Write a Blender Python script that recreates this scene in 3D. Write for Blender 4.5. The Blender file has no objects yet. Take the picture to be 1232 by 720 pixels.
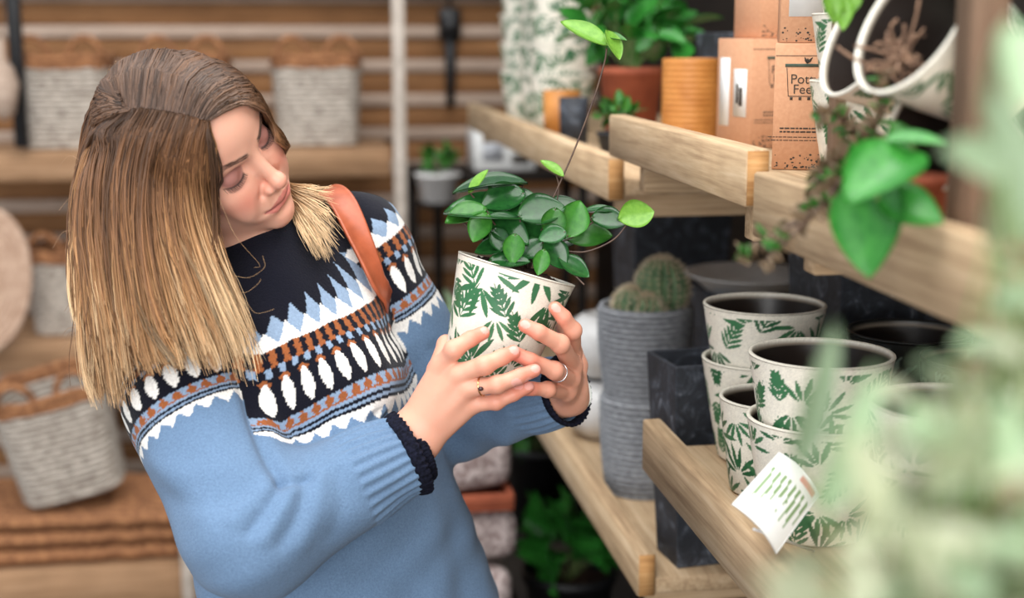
import bpy, bmesh, math, random
import numpy as np
from mathutils import Vector, Matrix

# ------------------------------------------------------------------ camera, world, light
SC = bpy.context.scene
COL = SC.collection
FPX = 1711.0                      # focal length in pixels of the 1232x720 frame (50 mm on 36 mm)
PITCH, YAW = math.radians(10.6), math.radians(8.8)
CAM = np.array([0.0, 0.0, 1.62])
cR = np.array([math.cos(YAW), -math.sin(YAW), 0.0])
cF = np.array([math.sin(YAW) * math.cos(PITCH), math.cos(YAW) * math.cos(PITCH), -math.sin(PITCH)])
cU = np.cross(cR, cF)
camd = bpy.data.cameras.new('camera'); camo = bpy.data.objects.new('camera', camd); COL.objects.link(camo)
camo.location = CAM
camo.rotation_euler = (math.pi / 2 - PITCH, 0, -YAW)
camd.lens = 50.0; camd.sensor_width = 36.0; camd.sensor_fit = 'HORIZONTAL'
camd.clip_start = 0.02; camd.clip_end = 60
camd.dof.use_dof = True; camd.dof.focus_distance = 1.62; camd.dof.aperture_fstop = 2.6; camd.dof.aperture_blades = 0
SC.camera = camo
SC.view_settings.view_transform = 'Standard'; SC.view_settings.look = 'None'
SC.view_settings.exposure = 0.52; SC.view_settings.gamma = 1.0; SC.view_settings.use_curve_mapping = False
SC.cycles.use_denoising = True
SC.cycles.max_bounces = 6; SC.cycles.diffuse_bounces = 3; SC.cycles.transparent_max_bounces = 12

world = bpy.data.worlds.new('world'); SC.world = world; world.use_nodes = True
wb = world.node_tree.nodes['Background']; wb.inputs[0].default_value = (0.86, 0.93, 1.0, 1); wb.inputs[1].default_value = 0.60

def area_light(name, loc, target, size, size_y, power, color=(1, 1, 1)):
    l = bpy.data.lights.new(name, 'AREA'); l.shape = 'RECTANGLE'; l.size = size; l.size_y = size_y
    l.energy = power; l.color = color
    o = bpy.data.objects.new(name, l); COL.objects.link(o); o.location = loc
    o.rotation_euler = (Vector(target) - Vector(loc)).to_track_quat('-Z', 'Y').to_euler()
    return o
# the glazed roof over the aisle and the tall shop window behind the photographer
area_light('roof_glazing_light', (0.1, 1.1, 4.2), (0.0, 1.8, 1.0), 4.0, 4.0, 165, (1.0, 0.98, 0.95))
area_light('shop_window_light', (-0.5, -2.5, 2.0), (0.3, 1.8, 1.2), 3.5, 2.4, 125, (1.0, 0.98, 0.96))

# ------------------------------------------------------------------ helpers
rng = np.random.default_rng(7)
random.seed(7)

def at(px, py, d):
    """the point of the place that lies d metres in front of the camera along its axis, seen at that pixel"""
    return CAM + cR * ((px - 616.0) * d / FPX) + cU * ((360.0 - py) * d / FPX) + cF * d
def C3(px, py, d):
    """same point in camera axes (x right, y up, z back) - the frame the figure is modelled in"""
    return np.array([(px - 616.0) * d / FPX, (360.0 - py) * d / FPX, -d])
def cam2world(v):
    v = np.asarray(v, float)
    return CAM + v[..., 0:1] * cR + v[..., 1:2] * cU - v[..., 2:3] * cF
def onX(px, py, X):
    """point on the vertical plane x = X seen at a pixel"""
    r = cR * ((px - 616.0) / FPX) + cU * ((360.0 - py) / FPX) + cF
    return CAM + r * (X - CAM[0]) / r[0]
def onY(px, py, Y):
    r = cR * ((px - 616.0) / FPX) + cU * ((360.0 - py) / FPX) + cF
    return CAM + r * (Y - CAM[1]) / r[1]
def onZ(px, py, Z):
    r = cR * ((px - 616.0) / FPX) + cU * ((360.0 - py) / FPX) + cF
    return CAM + r * (Z - CAM[2]) / r[2]

def srgb(r, g=None, b=None):
    if g is None: r, g, b = r
    f = lambda c: (c / 255.0 / 12.92) if c / 255.0 <= 0.04045 else ((c / 255.0 + 0.055) / 1.055) ** 2.4
    return (f(r), f(g), f(b))

def tag(o, label=None, cat=None, group=None, kind=None):
    if label: o['label'] = label
    if cat: o['category'] = cat
    if group: o['group'] = group
    if kind: o['kind'] = kind
    return o
def empty(name, loc, label=None, cat=None, group=None, rot=(0, 0, 0), kind=None):
    o = bpy.data.objects.new(name, None); COL.objects.link(o); o.location = tuple(loc); o.rotation_euler = rot
    o.empty_display_size = 0.05
    return tag(o, label, cat, group, kind)
def mesh_np(name, V, F, smooth=True):
    """V (n,3); F list of index arrays (m,k) or one array"""
    if not isinstance(F, (list, tuple)): F = [F]
    me = bpy.data.meshes.new(name)
    V = np.ascontiguousarray(V, dtype=np.float32)
    F = [np.asarray(f, dtype=np.int32) for f in F if len(f)]
    nl = sum(f.size for f in F); nf = sum(len(f) for f in F)
    me.vertices.add(len(V)); me.vertices.foreach_set('co', V.ravel())
    me.loops.add(nl); me.loops.foreach_set('vertex_index', np.concatenate([f.ravel() for f in F]))
    starts = []; o = 0
    for f in F:
        starts.append(o + np.arange(len(f)) * f.shape[1]); o += f.size
    me.polygons.add(nf); me.polygons.foreach_set('loop_start', np.concatenate(starts).astype(np.int32))
    me.update(calc_edges=True); me.validate()
    if smooth: me.polygons.foreach_set('use_smooth', np.ones(len(me.polygons), dtype=bool))
    return me
def set_col(me, C, name='Col'):
    C = np.asarray(C, dtype=np.float32)
    if C.shape[1] == 3: C = np.concatenate([C, np.ones((len(C), 1), np.float32)], 1)
    a = me.color_attributes.new(name, 'FLOAT_COLOR', 'POINT'); a.data.foreach_set('color', C.ravel())
def obj(name, me, mat=None, parent=None, loc=(0, 0, 0), rot=(0, 0, 0)):
    o = bpy.data.objects.new(name, me); COL.objects.link(o)
    if mat is not None and not me.materials: me.materials.append(mat)
    o.location = tuple(loc); o.rotation_euler = rot
    if parent is not None: o.parent = parent
    return o
def wobj(name, V, F, mat, parent=None, base=None, cols=None, smooth=True):
    """object from world-space vertices; its origin at `base` or, as a part, in its parent's frame (parent unrotated)"""
    V = np.asarray(V, float)
    if parent is not None:
        b = np.array(parent.location); pp = parent.parent
        while pp is not None: b = b + np.array(pp.location); pp = pp.parent
        me = mesh_np(name, V - b, F, smooth)
        o = obj(name, me, mat, parent)
    else:
        b = np.zeros(3) if base is None else np.asarray(base, float)
        me = mesh_np(name, V - b, F, smooth)
        o = obj(name, me, mat, None, b)
    if cols is not None: set_col(me, cols)
    return o
def copy_tree(o, parent=None):
    c = o.copy(); COL.objects.link(c); c.parent = parent
    for ch in o.children: copy_tree(ch, c)
    return c

class MB:
    """collects simple shapes into one mesh"""
    def __init__(s): s.V = []; s.F = {}; s.n = 0; s.C = []
    def add(s, V, F, col=None):
        V = np.asarray(V, float)
        if not isinstance(F, (list, tuple)): F = [F]
        for f in F:
            f = np.asarray(f, int)
            if len(f): s.F.setdefault(f.shape[1], []).append(f + s.n)
        s.V.append(V); s.n += len(V)
        if col is not None: s.C.append(np.tile(np.asarray(col, float)[None, :3], (len(V), 1)))
    def data(s):
        return np.concatenate(s.V), [np.concatenate(v) for v in s.F.values()]
    def mesh(s, name, mat=None, smooth=False):
        V, F = s.data(); me = mesh_np(name, V, F, smooth)
        if s.C: set_col(me, np.concatenate(s.C))
        if mat: me.materials.append(mat)
        return me
    def build(s, name, mat, parent=None, loc=(0, 0, 0), rot=(0, 0, 0), smooth=False):
        return obj(name, s.mesh(name, mat, smooth), None, parent, loc, rot)
    # shapes
    def box(s, x0, x1, y0, y1, z0, z1, b=0.0, col=None, jit=0.0):
        """box with chamfered edges b"""
        bm = bmesh.new(); bmesh.ops.create_cube(bm, size=1)
        for v in bm.verts:
            v.co = Vector((x0 + (v.co.x + .5) * (x1 - x0), y0 + (v.co.y + .5) * (y1 - y0), z0 + (v.co.z + .5) * (z1 - z0)))
        if b > 0: bmesh.ops.bevel(bm, geom=bm.edges[:], offset=b, segments=1, affect='EDGES', profile=.5)
        bm.verts.ensure_lookup_table()
        V = np.array([v.co[:] for v in bm.verts]); F = {}
        if jit: V = V + rng.normal(0, jit, V.shape)
        for f in bm.faces: F.setdefault(len(f.verts), []).append([v.index for v in f.verts])
        bm.free(); s.add(V, [np.array(v) for v in F.values()], col)
    def lathe(s, prof, n=32, col=None, c=(0, 0, 0), ripple=None):
        """prof [(r,z)] revolved about z"""
        prof = np.asarray(prof, float); m = len(prof)
        a = np.linspace(0, 2 * np.pi, n, endpoint=False)
        R = prof[:, 0][:, None] * np.ones(n)[None]
        V = np.stack([R * np.cos(a), R * np.sin(a), prof[:, 1][:, None] * np.ones(n)[None]], -1).reshape(-1, 3) + np.asarray(c)
        i = np.arange(m - 1)[:, None] * n; j = np.arange(n)[None]; k = (j + 1) % n
        F = np.stack([i + j, i + k, i + n + k, i + n + j], -1).reshape(-1, 4)
        s.add(V, F, col)
    def tube(s, P, r, n=6, col=None, cap=True):
        V, F = tube_np(P, r, n, cap); s.add(V, F, col)

def tube_np(P, r, n=6, cap=True):
    P = np.asarray(P, float); m = len(P); r = np.ones(m) * r if np.isscalar(r) else np.asarray(r, float)
    T = np.gradient(P, axis=0); T /= np.linalg.norm(T, axis=1)[:, None] + 1e-12
    a = np.array([0, 0, 1.0]) if abs(T[0][2]) < .8 else np.array([1.0, 0, 0])
    N = np.cross(T[0], a); N /= np.linalg.norm(N); Ns = [N]
    for i in range(1, m):
        N = Ns[-1] - T[i] * (Ns[-1] @ T[i]); N /= np.linalg.norm(N) + 1e-12; Ns.append(N)
    Ns = np.array(Ns); B = np.cross(T, Ns)
    an = np.linspace(0, 2 * np.pi, n, endpoint=False)
    V = (P[:, None] + r[:, None, None] * (Ns[:, None] * np.cos(an)[None, :, None] + B[:, None] * np.sin(an)[None, :, None])).reshape(-1, 3)
    i = np.arange(m - 1)[:, None] * n; j = np.arange(n)[None]; k = (j + 1) % n
    F = [np.stack([i + j, i + k, i + n + k, i + n + j], -1).reshape(-1, 4)]
    if cap:
        F.append(np.arange(n)[::-1][None]); F.append((np.arange(n) + (m - 1) * n)[None])
        if n == 4: F = [np.concatenate(F)]
        elif True:
            F = [F[0], np.concatenate(F[1:])]
    return V, F
def catmull(P, m):
    """resample a control polyline to m points, smooth"""
    P = np.asarray(P, float); k = len(P)
    t = np.linspace(0, k - 1, m); i = np.clip(t.astype(int), 0, k - 2); f = (t - i)[:, None]
    g = lambda q: P[np.clip(q, 0, k - 1)]
    p0, p1, p2, p3 = g(i - 1), g(i), g(i + 1), g(i + 2)
    p0 = np.where((i == 0)[:, None], 2 * p1 - p2, p0); p3 = np.where((i == k - 2)[:, None], 2 * p2 - p1, p3)
    return .5 * (2 * p1 + (p2 - p0) * f + (2 * p0 - 5 * p1 + 4 * p2 - p3) * f ** 2 + (3 * p1 - p0 - 3 * p2 + p3) * f ** 3)
def sstep(a, b, x):
    t = np.clip((x - a) / (b - a), 0, 1); return t * t * (3 - 2 * t)

# ------------------------------------------------------------------ materials
MATS = {}
class NT:
    def __init__(s, name):
        s.m = bpy.data.materials.new(name); s.m.use_nodes = True; s.t = s.m.node_tree
        s.b = s.t.nodes['Principled BSDF']; s.out = s.t.nodes['Material Output']
    def n(s, typ, **kw):
        q = s.t.nodes.new(typ)
        for k, v in kw.items():
            if k.startswith('i_'):
                key = k[2:].replace('_', ' ')
                q.inputs[key].default_value = v
            else: setattr(q, k, v)
        return q
    def l(s, a, b): s.t.links.new(a, b)
    def ramp(s, fac, stops):
        r = s.n('ShaderNodeValToRGB'); e = r.color_ramp.elements
        while len(e) < len(stops): e.new(0.5)
        for q, (p, c) in zip(e, stops): q.position = p; q.color = (*c, 1) if len(c) == 3 else c
        s.l(fac, r.inputs[0]); return r.outputs[0]
    def coords(s, kind='Object', scale=(1, 1, 1)):
        c = s.n('ShaderNodeTexCoord'); mp = s.n('ShaderNodeMapping'); mp.inputs['Scale'].default_value = scale
        s.l(c.outputs[kind], mp.inputs[0]); return mp.outputs[0]
    def noise(s, vec, scale=5, detail=4, rough=.55, dist=0):
        q = s.n('ShaderNodeTexNoise'); q.inputs['Scale'].default_value = scale; q.inputs['Detail'].default_value = detail
        q.inputs['Roughness'].default_value = rough; q.inputs['Distortion'].default_value = dist
        if vec is not None: s.l(vec, q.inputs['Vector'])
        return q.outputs['Fac']
    def bump(s, h, strength=.3, dist=.002):
        q = s.n('ShaderNodeBump'); q.inputs['Strength'].default_value = strength; q.inputs['Distance'].default_value = dist
        s.l(h, q.inputs['Height']); s.l(q.outputs[0], s.b.inputs['Normal'])
    def set(s, **kw):
        for k, v in kw.items(): s.b.inputs[k.replace('_', ' ')].default_value = v
    def mix(s, fac, a, b, mode='MIX'):
        q = s.n('ShaderNodeMix', data_type='RGBA', blend_type=mode)
        for sock, v in ((q.inputs[0], fac), (q.inputs[6], a), (q.inputs[7], b)):
            if hasattr(v, 'links') or isinstance(v, bpy.types.NodeSocket): s.l(v, sock)
            else: sock.default_value = v if not isinstance(v, tuple) else ((*v, 1) if len(v) == 3 else v)
        return q.outputs[2]
def mat_noise(name, c0, c1, scale=8, rough=.6, stretch=(1, 1, 1), bump=.15, bdist=.002, detail=5, lo=.35, hi=.65, spec=.5, coords='Object', objvar=0.0, **kw):
    if name in MATS: return MATS[name]
    t = NT(name); v = t.coords(coords, stretch)
    f = t.noise(v, scale, detail)
    c = t.ramp(f, [(lo, c0), (hi, c1)])
    if objvar:
        oi = t.n('ShaderNodeObjectInfo'); hs = t.n('ShaderNodeHueSaturation')
        mr = t.n('ShaderNodeMapRange'); mr.inputs['To Min'].default_value = 1 - objvar; mr.inputs['To Max'].default_value = 1 + objvar
        t.l(oi.outputs['Random'], mr.inputs[0]); t.l(mr.outputs[0], hs.inputs['Value']); t.l(c, hs.inputs['Color']); c = hs.outputs[0]
    t.l(c, t.b.inputs['Base Color'])
    if bump: t.bump(f, bump, bdist)
    t.set(Roughness=rough, Specular_IOR_Level=spec, **kw)
    MATS[name] = t.m; return t.m
def mat_col(name, rough=.6, bump_scale=0, bump=.2, bdist=.001, spec=.5, var=0.0, **kw):
    """colour from the mesh's own Col attribute"""
    if name in MATS: return MATS[name]
    t = NT(name); a = t.n('ShaderNodeAttribute', attribute_name='Col'); c = a.outputs['Color']
    v = t.coords('Object')
    if var:
        f = t.noise(v, 180, 3); c = t.mix(var, c, t.ramp(f, [(.3, (.25, .25, .25)), (.7, (1, 1, 1))]), 'MULTIPLY')
    t.l(c, t.b.inputs['Base Color'])
    if bump_scale: t.bump(t.noise(v, bump_scale, 3), bump, bdist)
    t.set(Roughness=rough, Specular_IOR_Level=spec, **kw)
    MATS[name] = t.m; return t.m

# ------------------------------------------------------------------ distance fields -> mesh
def surface_nets(f, lo, hi, h):
    """quad mesh of the zero set of f on a grid; blocks far from the surface are only sampled coarsely"""
    lo = np.asarray(lo, float); hi = np.asarray(hi, float); B = 8
    nb = np.maximum(1, np.ceil((hi - lo) / (h * B)).astype(int)); n = nb * B
    ctr = [lo[k] + (np.arange(nb[k]) + .5) * B * h - .5 * h for k in range(3)]
    g = np.stack(np.meshgrid(*ctr, indexing='ij'), -1).reshape(-1, 3)
    cv = f(g.astype(np.float32)); keep = np.abs(cv) < B * h * 1.5
    D = np.repeat(np.repeat(np.repeat(cv.reshape(nb), B, 0), B, 1), B, 2).astype(np.float32)
    idx = np.argwhere(keep.reshape(nb))
    off = np.stack(np.meshgrid(*[np.arange(B)] * 3, indexing='ij'), -1).reshape(-1, 3)
    for s0 in range(0, len(idx), 600):
        ii = (idx[s0:s0 + 600][:, None] * B + off[None]).reshape(-1, 3)
        v = f((lo + ii * h).astype(np.float32))
        D[ii[:, 0], ii[:, 1], ii[:, 2]] = v
    S = D < 0
    acc = {}; cells = []; pos = []; quads = []
    nn = np.array(S.shape); st = np.array([nn[1] * nn[2], nn[2], 1])
    for ax in range(3):
        sl0 = [slice(None)] * 3; sl1 = [slice(None)] * 3; sl0[ax] = slice(0, -1); sl1[ax] = slice(1, None)
        e = np.argwhere(S[tuple(sl0)] != S[tuple(sl1)])
        if not len(e): continue
        e1 = e.copy(); e1[:, ax] += 1
        a = D[e[:, 0], e[:, 1], e[:, 2]]; b = D[e1[:, 0], e1[:, 1], e1[:, 2]]
        t = a / (a - b); p = e.astype(float); p[:, ax] += t
        o1, o2 = (ax + 1) % 3, (ax + 2) % 3
        ok = (e[:, o1] > 0) & (e[:, o2] > 0) & (e[:, o1] < nn[o1] - 1) & (e[:, o2] < nn[o2] - 1)
        e = e[ok]; p = p[ok]; a = a[ok]
        q = []
        for d1, d2 in ((0, 0), (1, 0), (1, 1), (0, 1)):
            c = e.copy(); c[:, o1] -= d1; c[:, o2] -= d2
            k = c @ st; q.append(k); cells.append(k); pos.append(p)
        q = np.stack(q, 1); fl = a > 0
        q[fl] = q[fl][:, ::-1]; quads.append(q)
    cells = np.concatenate(cells); pos = np.concatenate(pos); quads = np.concatenate(quads)
    u, inv = np.unique(cells, return_inverse=True)
    cnt = np.bincount(inv)
    V = np.stack([np.bincount(inv, pos[:, k]) / cnt for k in range(3)], 1) * h + lo
    Q = np.searchsorted(u, quads)
    return V, Q
def relax(V, Q, it=2, lam=.5):
    """plain neighbour smoothing"""
    E = np.concatenate([Q[:, [0, 1]], Q[:, [1, 2]], Q[:, [2, 3]], Q[:, [3, 0]]]); n = len(V)
    cnt = np.bincount(E[:, 0], minlength=n) + np.bincount(E[:, 1], minlength=n)
    for _ in range(it):
        A = np.stack([np.bincount(E[:, 0], V[E[:, 1], k], n) + np.bincount(E[:, 1], V[E[:, 0], k], n) for k in range(3)], 1) / np.maximum(cnt, 1)[:, None]
        V = V + lam * (A - V)
    return V
def grad(f, P, e=.001):
    G = np.stack([f((P + e * np.eye(3)[k]).astype(np.float32)) - f((P - e * np.eye(3)[k]).astype(np.float32)) for k in range(3)], 1)
    return G / (np.linalg.norm(G, axis=1)[:, None] + 1e-9)
def smin(a, b, k):
    h = np.clip(.5 + .5 * (b - a) / k, 0, 1); return b + (a - b) * h - k * h * (1 - h)
def smax(a, b, k): return -smin(-a, -b, k)
def sph(P, c, r): return np.linalg.norm(P - np.asarray(c, np.float32), axis=-1) - r
def ell(P, c, r, M=None):
    q = P - np.asarray(c, np.float32)
    if M is not None: q = q @ np.asarray(M, np.float32)
    r = np.asarray(r, np.float32); k0 = np.linalg.norm(q / r, axis=-1); k1 = np.linalg.norm(q / (r * r), axis=-1)
    return k0 * (k0 - 1) / (k1 + 1e-9)
def cone(P, a, b, ra, rb):
    """capsule whose radius runs from ra to rb"""
    a = np.asarray(a, np.float32); b = np.asarray(b, np.float32); d = b - a
    t = np.clip(((P - a) @ d) / (d @ d + 1e-12), 0, 1)
    return np.linalg.norm(P - a - t[..., None] * d, axis=-1) - (ra + (rb - ra) * t)
def chain(P, pts, rad, k=.004):
    s = None
    for i in range(len(pts) - 1):
        c = cone(P, pts[i], pts[i + 1], rad[i], rad[i + 1]); s = c if s is None else smin(s, c, k)
    return s
def slab(P, a, b, la, ra, rb, k=None):
    """tapered capsule with an elliptical section: axis a-b, lateral axis la; ra/rb = (lateral, depth) radii at the ends"""
    a = np.asarray(a, np.float32); b = np.asarray(b, np.float32); d = b - a; L = float(np.linalg.norm(d)); d = d / L
    la = np.asarray(la, np.float32); la = la - d * (la @ d); la = la / np.linalg.norm(la); dp = np.cross(d, la)
    q = P - a; t = q @ d; tc = np.clip(t / L, 0, 1)
    rl = ra[0] + (rb[0] - ra[0]) * tc; rd = ra[1] + (rb[1] - ra[1]) * tc
    over = t - tc * L
    x = q @ la; y = q @ dp; rm = np.minimum(rl, rd)
    k0 = np.sqrt((x / rl) ** 2 + (y / rd) ** 2 + (over / rm) ** 2)
    k1 = np.sqrt((x / rl ** 2) ** 2 + (y / rd ** 2) ** 2 + (over / rm ** 2) ** 2)
    return k0 * (k0 - 1) / (k1 + 1e-9)
# ------------------------------------------------------------------ materials of the place
def wood(name, c0, c1, c2, axis='Y', rough=.75, sc=1.0):
    if name in MATS: return MATS[name]
    t = NT(name); st = {'X': (.6, 14, 14), 'Y': (14, .6, 14), 'Z': (14, 14, .6)}[axis]
    oi = t.n('ShaderNodeObjectInfo'); tc = t.n('ShaderNodeTexCoord'); ad = t.n('ShaderNodeVectorMath', operation='ADD')
    ml = t.n('ShaderNodeVectorMath', operation='SCALE'); cmb = t.n('ShaderNodeCombineXYZ')
    for k in range(3): t.l(oi.outputs['Random'], cmb.inputs[k])
    t.l(cmb.outputs[0], ml.inputs[0]); ml.inputs['Scale'].default_value = 7.3
    t.l(tc.outputs['Object'], ad.inputs[0]); t.l(ml.outputs[0], ad.inputs[1])
    mp = t.n('ShaderNodeMapping'); mp.inputs['Scale'].default_value = st; t.l(ad.outputs[0], mp.inputs[0])
    n1 = t.noise(mp.outputs[0], 3.2 * sc, 6, .62, .6); n2 = t.noise(mp.outputs[0], 16 * sc, 4, .6)
    w = t.n('ShaderNodeMix', data_type='FLOAT'); w.inputs[0].default_value = .35; t.l(n1, w.inputs[2]); t.l(n2, w.inputs[3])
    c = t.ramp(w.outputs[0], [(.30, c0), (.50, c1), (.68, c2)])
    blot = t.noise(ad.outputs[0], 9, 3); c = t.mix(.35, c, t.ramp(blot, [(.35, (.72, .70, .66)), (.65, (1.12, 1.10, 1.08))]), 'MULTIPLY')
    t.l(c, t.b.inputs['Base Color']); t.bump(w.outputs[0], .35, .0018); t.set(Roughness=rough, Specular_IOR_Level=.3)
    MATS[name] = t.m; return t.m
PINE = (srgb(140, 112, 84), srgb(192, 164, 130), srgb(218, 194, 162))
MPY = wood('weathered_pine_long', *PINE, 'Y'); MPX = wood('weathered_pine_cross', *PINE, 'X'); MPZ = wood('weathered_pine_upright', srgb(84, 66, 52), srgb(122, 98, 80), srgb(148, 124, 104), 'Z')
MEND = wood('sawn_end', srgb(150, 100, 56), srgb(196, 146, 92), srgb(214, 170, 118), 'X', sc=2.5)
MBRN = wood('brown_slat', srgb(100, 68, 42), srgb(142, 100, 64), srgb(164, 120, 80), 'X'); MPAL = wood('pale_slat', srgb(150, 128, 112), srgb(178, 156, 140), srgb(196, 176, 160), 'X')
MRACK = wood('rack_pine', srgb(118, 88, 62), srgb(164, 128, 96), srgb(186, 150, 118), 'X')
MDRK = wood('dark_board', srgb(14, 10, 8), srgb(28, 21, 16), srgb(42, 32, 25), 'Y')
MSLATE = None
t = NT('slate'); v_ = t.coords('Object', (1, 1, 1)); n1 = t.noise(v_, 26, 8, .7, 1.2); n2 = t.noise(v_, 120, 4)
c_ = t.ramp(n1, [(.30, srgb(22, 25, 31)), (.52, srgb(44, 48, 56)), (.60, srgb(72, 78, 88)), (.68, srgb(126, 132, 142))]); t.l(c_, t.b.inputs['Base Color']); t.bump(n1, .5, .004); t.set(Roughness=.62)
MSLATE = t.m
MKRAFT = mat_noise('kraft_card', srgb(204, 150, 114), srgb(212, 160, 124), 220, .85, bump=.1, objvar=.04)
MWHITE = mat_noise('white_glaze', srgb(214, 212, 210), srgb(232, 230, 228), 20, .3, bump=.02)
MBLACKP = mat_noise('black_plastic', srgb(12, 12, 14), srgb(24, 24, 27), 30, .5, bump=.05)
MTERRA = mat_noise('terracotta', srgb(148, 74, 50), srgb(180, 96, 66), 18, .8, bump=.15)
MORANGE = mat_noise('ochre_glaze', srgb(186, 118, 52), srgb(208, 140, 70), 25, .5, bump=.1)
MGREY = mat_noise('grey_concrete', srgb(120, 122, 126), srgb(162, 164, 168), 90, .9, bump=.4, stretch=(1, 1, 3))
MSOIL = mat_noise('potting_soil', srgb(30, 20, 14), srgb(84, 56, 38), 160, .95, bump=.9, bdist=.006)
MPAPER = mat_noise('white_paper', srgb(228, 228, 226), srgb(238, 238, 236), 30, .7, bump=0)
MINK = mat_noise('dark_ink', srgb(58, 52, 46), srgb(74, 66, 58), 60, .9, bump=0)
MINKG = mat_noise('green_ink', srgb(66, 78, 66), srgb(84, 96, 82), 60, .9, bump=0)
def leaf_mat(name, c0, c1, rough=.35, var=.25, scale=30, trans=.25, sheen=0):
    if name in MATS: return MATS[name]
    t = NT(name); v = t.coords('Object'); n = t.noise(v, scale, 4, .6)
    c = t.ramp(n, [(.32, c0), (.68, c1)])
    oi = t.n('ShaderNodeObjectInfo'); hs = t.n('ShaderNodeHueSaturation'); mr = t.n('ShaderNodeMapRange'); mr.inputs['To Min'].default_value = 1 - var; mr.inputs['To Max'].default_value = 1 + var
    t.l(oi.outputs['Random'], mr.inputs[0]); t.l(mr.outputs[0], hs.inputs['Value']); t.l(c, hs.inputs['Color']); t.l(hs.outputs[0], t.b.inputs['Base Color'])
    t.bump(n, .12, .001); t.set(Roughness=rough, Specular_IOR_Level=.5)
    if trans:
        tr = t.n('ShaderNodeBsdfTranslucent'); t.l(hs.outputs[0], tr.inputs[0]); mx = t.n('ShaderNodeMixShader'); mx.inputs[0].default_value = trans
        t.l(t.b.outputs[0], mx.inputs[1]); t.l(tr.outputs[0], mx.inputs[2]); t.l(mx.outputs[0], t.out.inputs[0])
    MATS[name] = t.m; return t.m
MLEAF = leaf_mat('glossy_leaf', srgb(22, 64, 28), srgb(34, 86, 36), .20, .35, 6, .10)
MLEAFY = leaf_mat('young_leaf', srgb(104, 158, 52), srgb(130, 180, 70), .35, .15, 6, .3)
MLEAFM = leaf_mat('mid_leaf', srgb(46, 108, 36), srgb(66, 132, 46), .3, .25, 6, .22)
MLEAFB = leaf_mat('bright_leaf', srgb(36, 116, 38), srgb(66, 148, 58), .3, .2, 8, .22)
MVARI = leaf_mat('variegated_leaf', srgb(140, 158, 106), srgb(232, 230, 208), .5, .2, 55, .35)
MVARG = leaf_mat('pale_green_leaf', srgb(138, 174, 124), srgb(200, 216, 186), .5, .2, 40, .35)
MSUCC = leaf_mat('succulent_leaf', srgb(104, 96, 62), srgb(148, 116, 96), .45, .3, 60, .1)
MSTEM = mat_noise('stem', srgb(62, 44, 38), srgb(92, 70, 54), 80, .6, bump=.1)
MSTEMG = mat_noise('green_stem', srgb(92, 112, 62), srgb(126, 146, 88), 80, .6, bump=.1)

def struct(o): o['kind'] = 'structure'; return o
def plank(name, x0, x1, y0, y1, z0, z1, mat, parent=None, b=.002, org=None):
    c = np.array([(x0 + x1) / 2, (y0 + y1) / 2, (z0 + z1) / 2]); m = MB()
    m.box(x0 - c[0], x1 - c[0], y0 - c[1], y1 - c[1], z0 - c[2], z1 - c[2], b)
    loc = c if parent is None else c - np.array(parent.location)
    if parent is not None and parent.parent is not None: loc = loc - np.array(parent.parent.location)
    return m.build(name, mat, parent, loc)

# ------------------------------------------------------------------ shell
MFLOOR = mat_noise('concrete_floor', srgb(70, 62, 56), srgb(104, 94, 84), 3, .8, bump=.1)
fl = plank('floor', -3.2, 1.6, -3.0, 5.0, -.05, 0, MFLOOR, b=0); struct(fl)
wall = plank('wall_back', -3.2, 1.6, 4.78, 4.84, 0, 2.9, MDRK, b=0); struct(wall)
z = .10; k = 0
while z < 1.74:                                             # boards of the slatted wall: brown boards with paler battens between
    plank('slat', -3.0, 1.5, 4.735, 4.778, z, z + .066, MBRN, wall, .002); plank('slat', -3.0, 1.5, 4.722, 4.778, z + .068, z + .108, MPAL, wall, .002); z += .1105
wr_ = plank('wall_right', 1.02, 1.06, -1.0, 4.72, 0, 2.9, MDRK, b=0); struct(wr_)
struct(plank('trim_1', -3.0, 1.5, 4.66, 4.72, 1.735, 1.95, MDRK, b=.004))

# ------------------------------------------------------------------ the staggered display shelves down the aisle
def shelf(label, y0, y1, ztop, h, surf, x0=.46, endmat=True, group='stepped wooden display shelves along the aisle', planks=3):
    s = empty('display_shelf', (.72, (y0 + y1) / 2, surf - .024), label, 'shelf', group)
    lip = plank('lip_board', x0, x0 + .026, y0, y1, ztop - h, ztop, MPY, s, .0025)
    m = MB(); m.box(x0 + .002, x0 + .024, y0 - .0016, y0 + .001, ztop - h + .002, ztop - .002)
    V, F = m.data(); wobj('sawn_end', V, F, MEND, lip, smooth=False)
    w = (1.018 - (x0 + .027)) / planks
    for i in range(planks): plank('shelf_plank', x0 + .027 + i * w, x0 + .027 + (i + 1) * w - .003, y0 + .002, y1 - .002, surf - .024, surf, MPY, s, .002)
    for yy in (y0 + .06, y1 - .10): plank('bearer', x0 + .03, 1.016, yy, yy + .03, surf - .064, surf - .0245, MPX, s, .002)
    return s
Z_U3, Z_U2, Z_U1, Z_L2, Z_L1 = 1.405, 1.462, 1.455, 1.066, .868
shelf('upper shelf section far down the aisle carrying stacked leaf-print pots', 2.06, 3.75, 1.438, .064, Z_U3, .462)
shelf('upper wooden shelf section with sawn board end, carrying brown card boxes', 1.405, 2.045, 1.503, .060, Z_U2)
shelf('upper shelf section nearest the camera with pots lying in a rack', .42, 1.385, 1.482, .066, Z_U1, .462)
shelf('lower shelf section stacked with leaf-print pots behind a pine lip board', .42, 1.815, 1.106, .072, Z_L2, .460)
shelf('lowest wooden shelf section under the ribbed grey pots', 1.835, 3.60, .905, .064, Z_L1, .462)
po = empty('shelf_post', (.515, 1.02, Z_U1), 'brown upright timber post standing on the upper shelf near camera', 'post')
plank('post_timber', .490, .520, .985, 1.015, Z_U1, 2.25, MPZ, po, .003)

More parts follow.
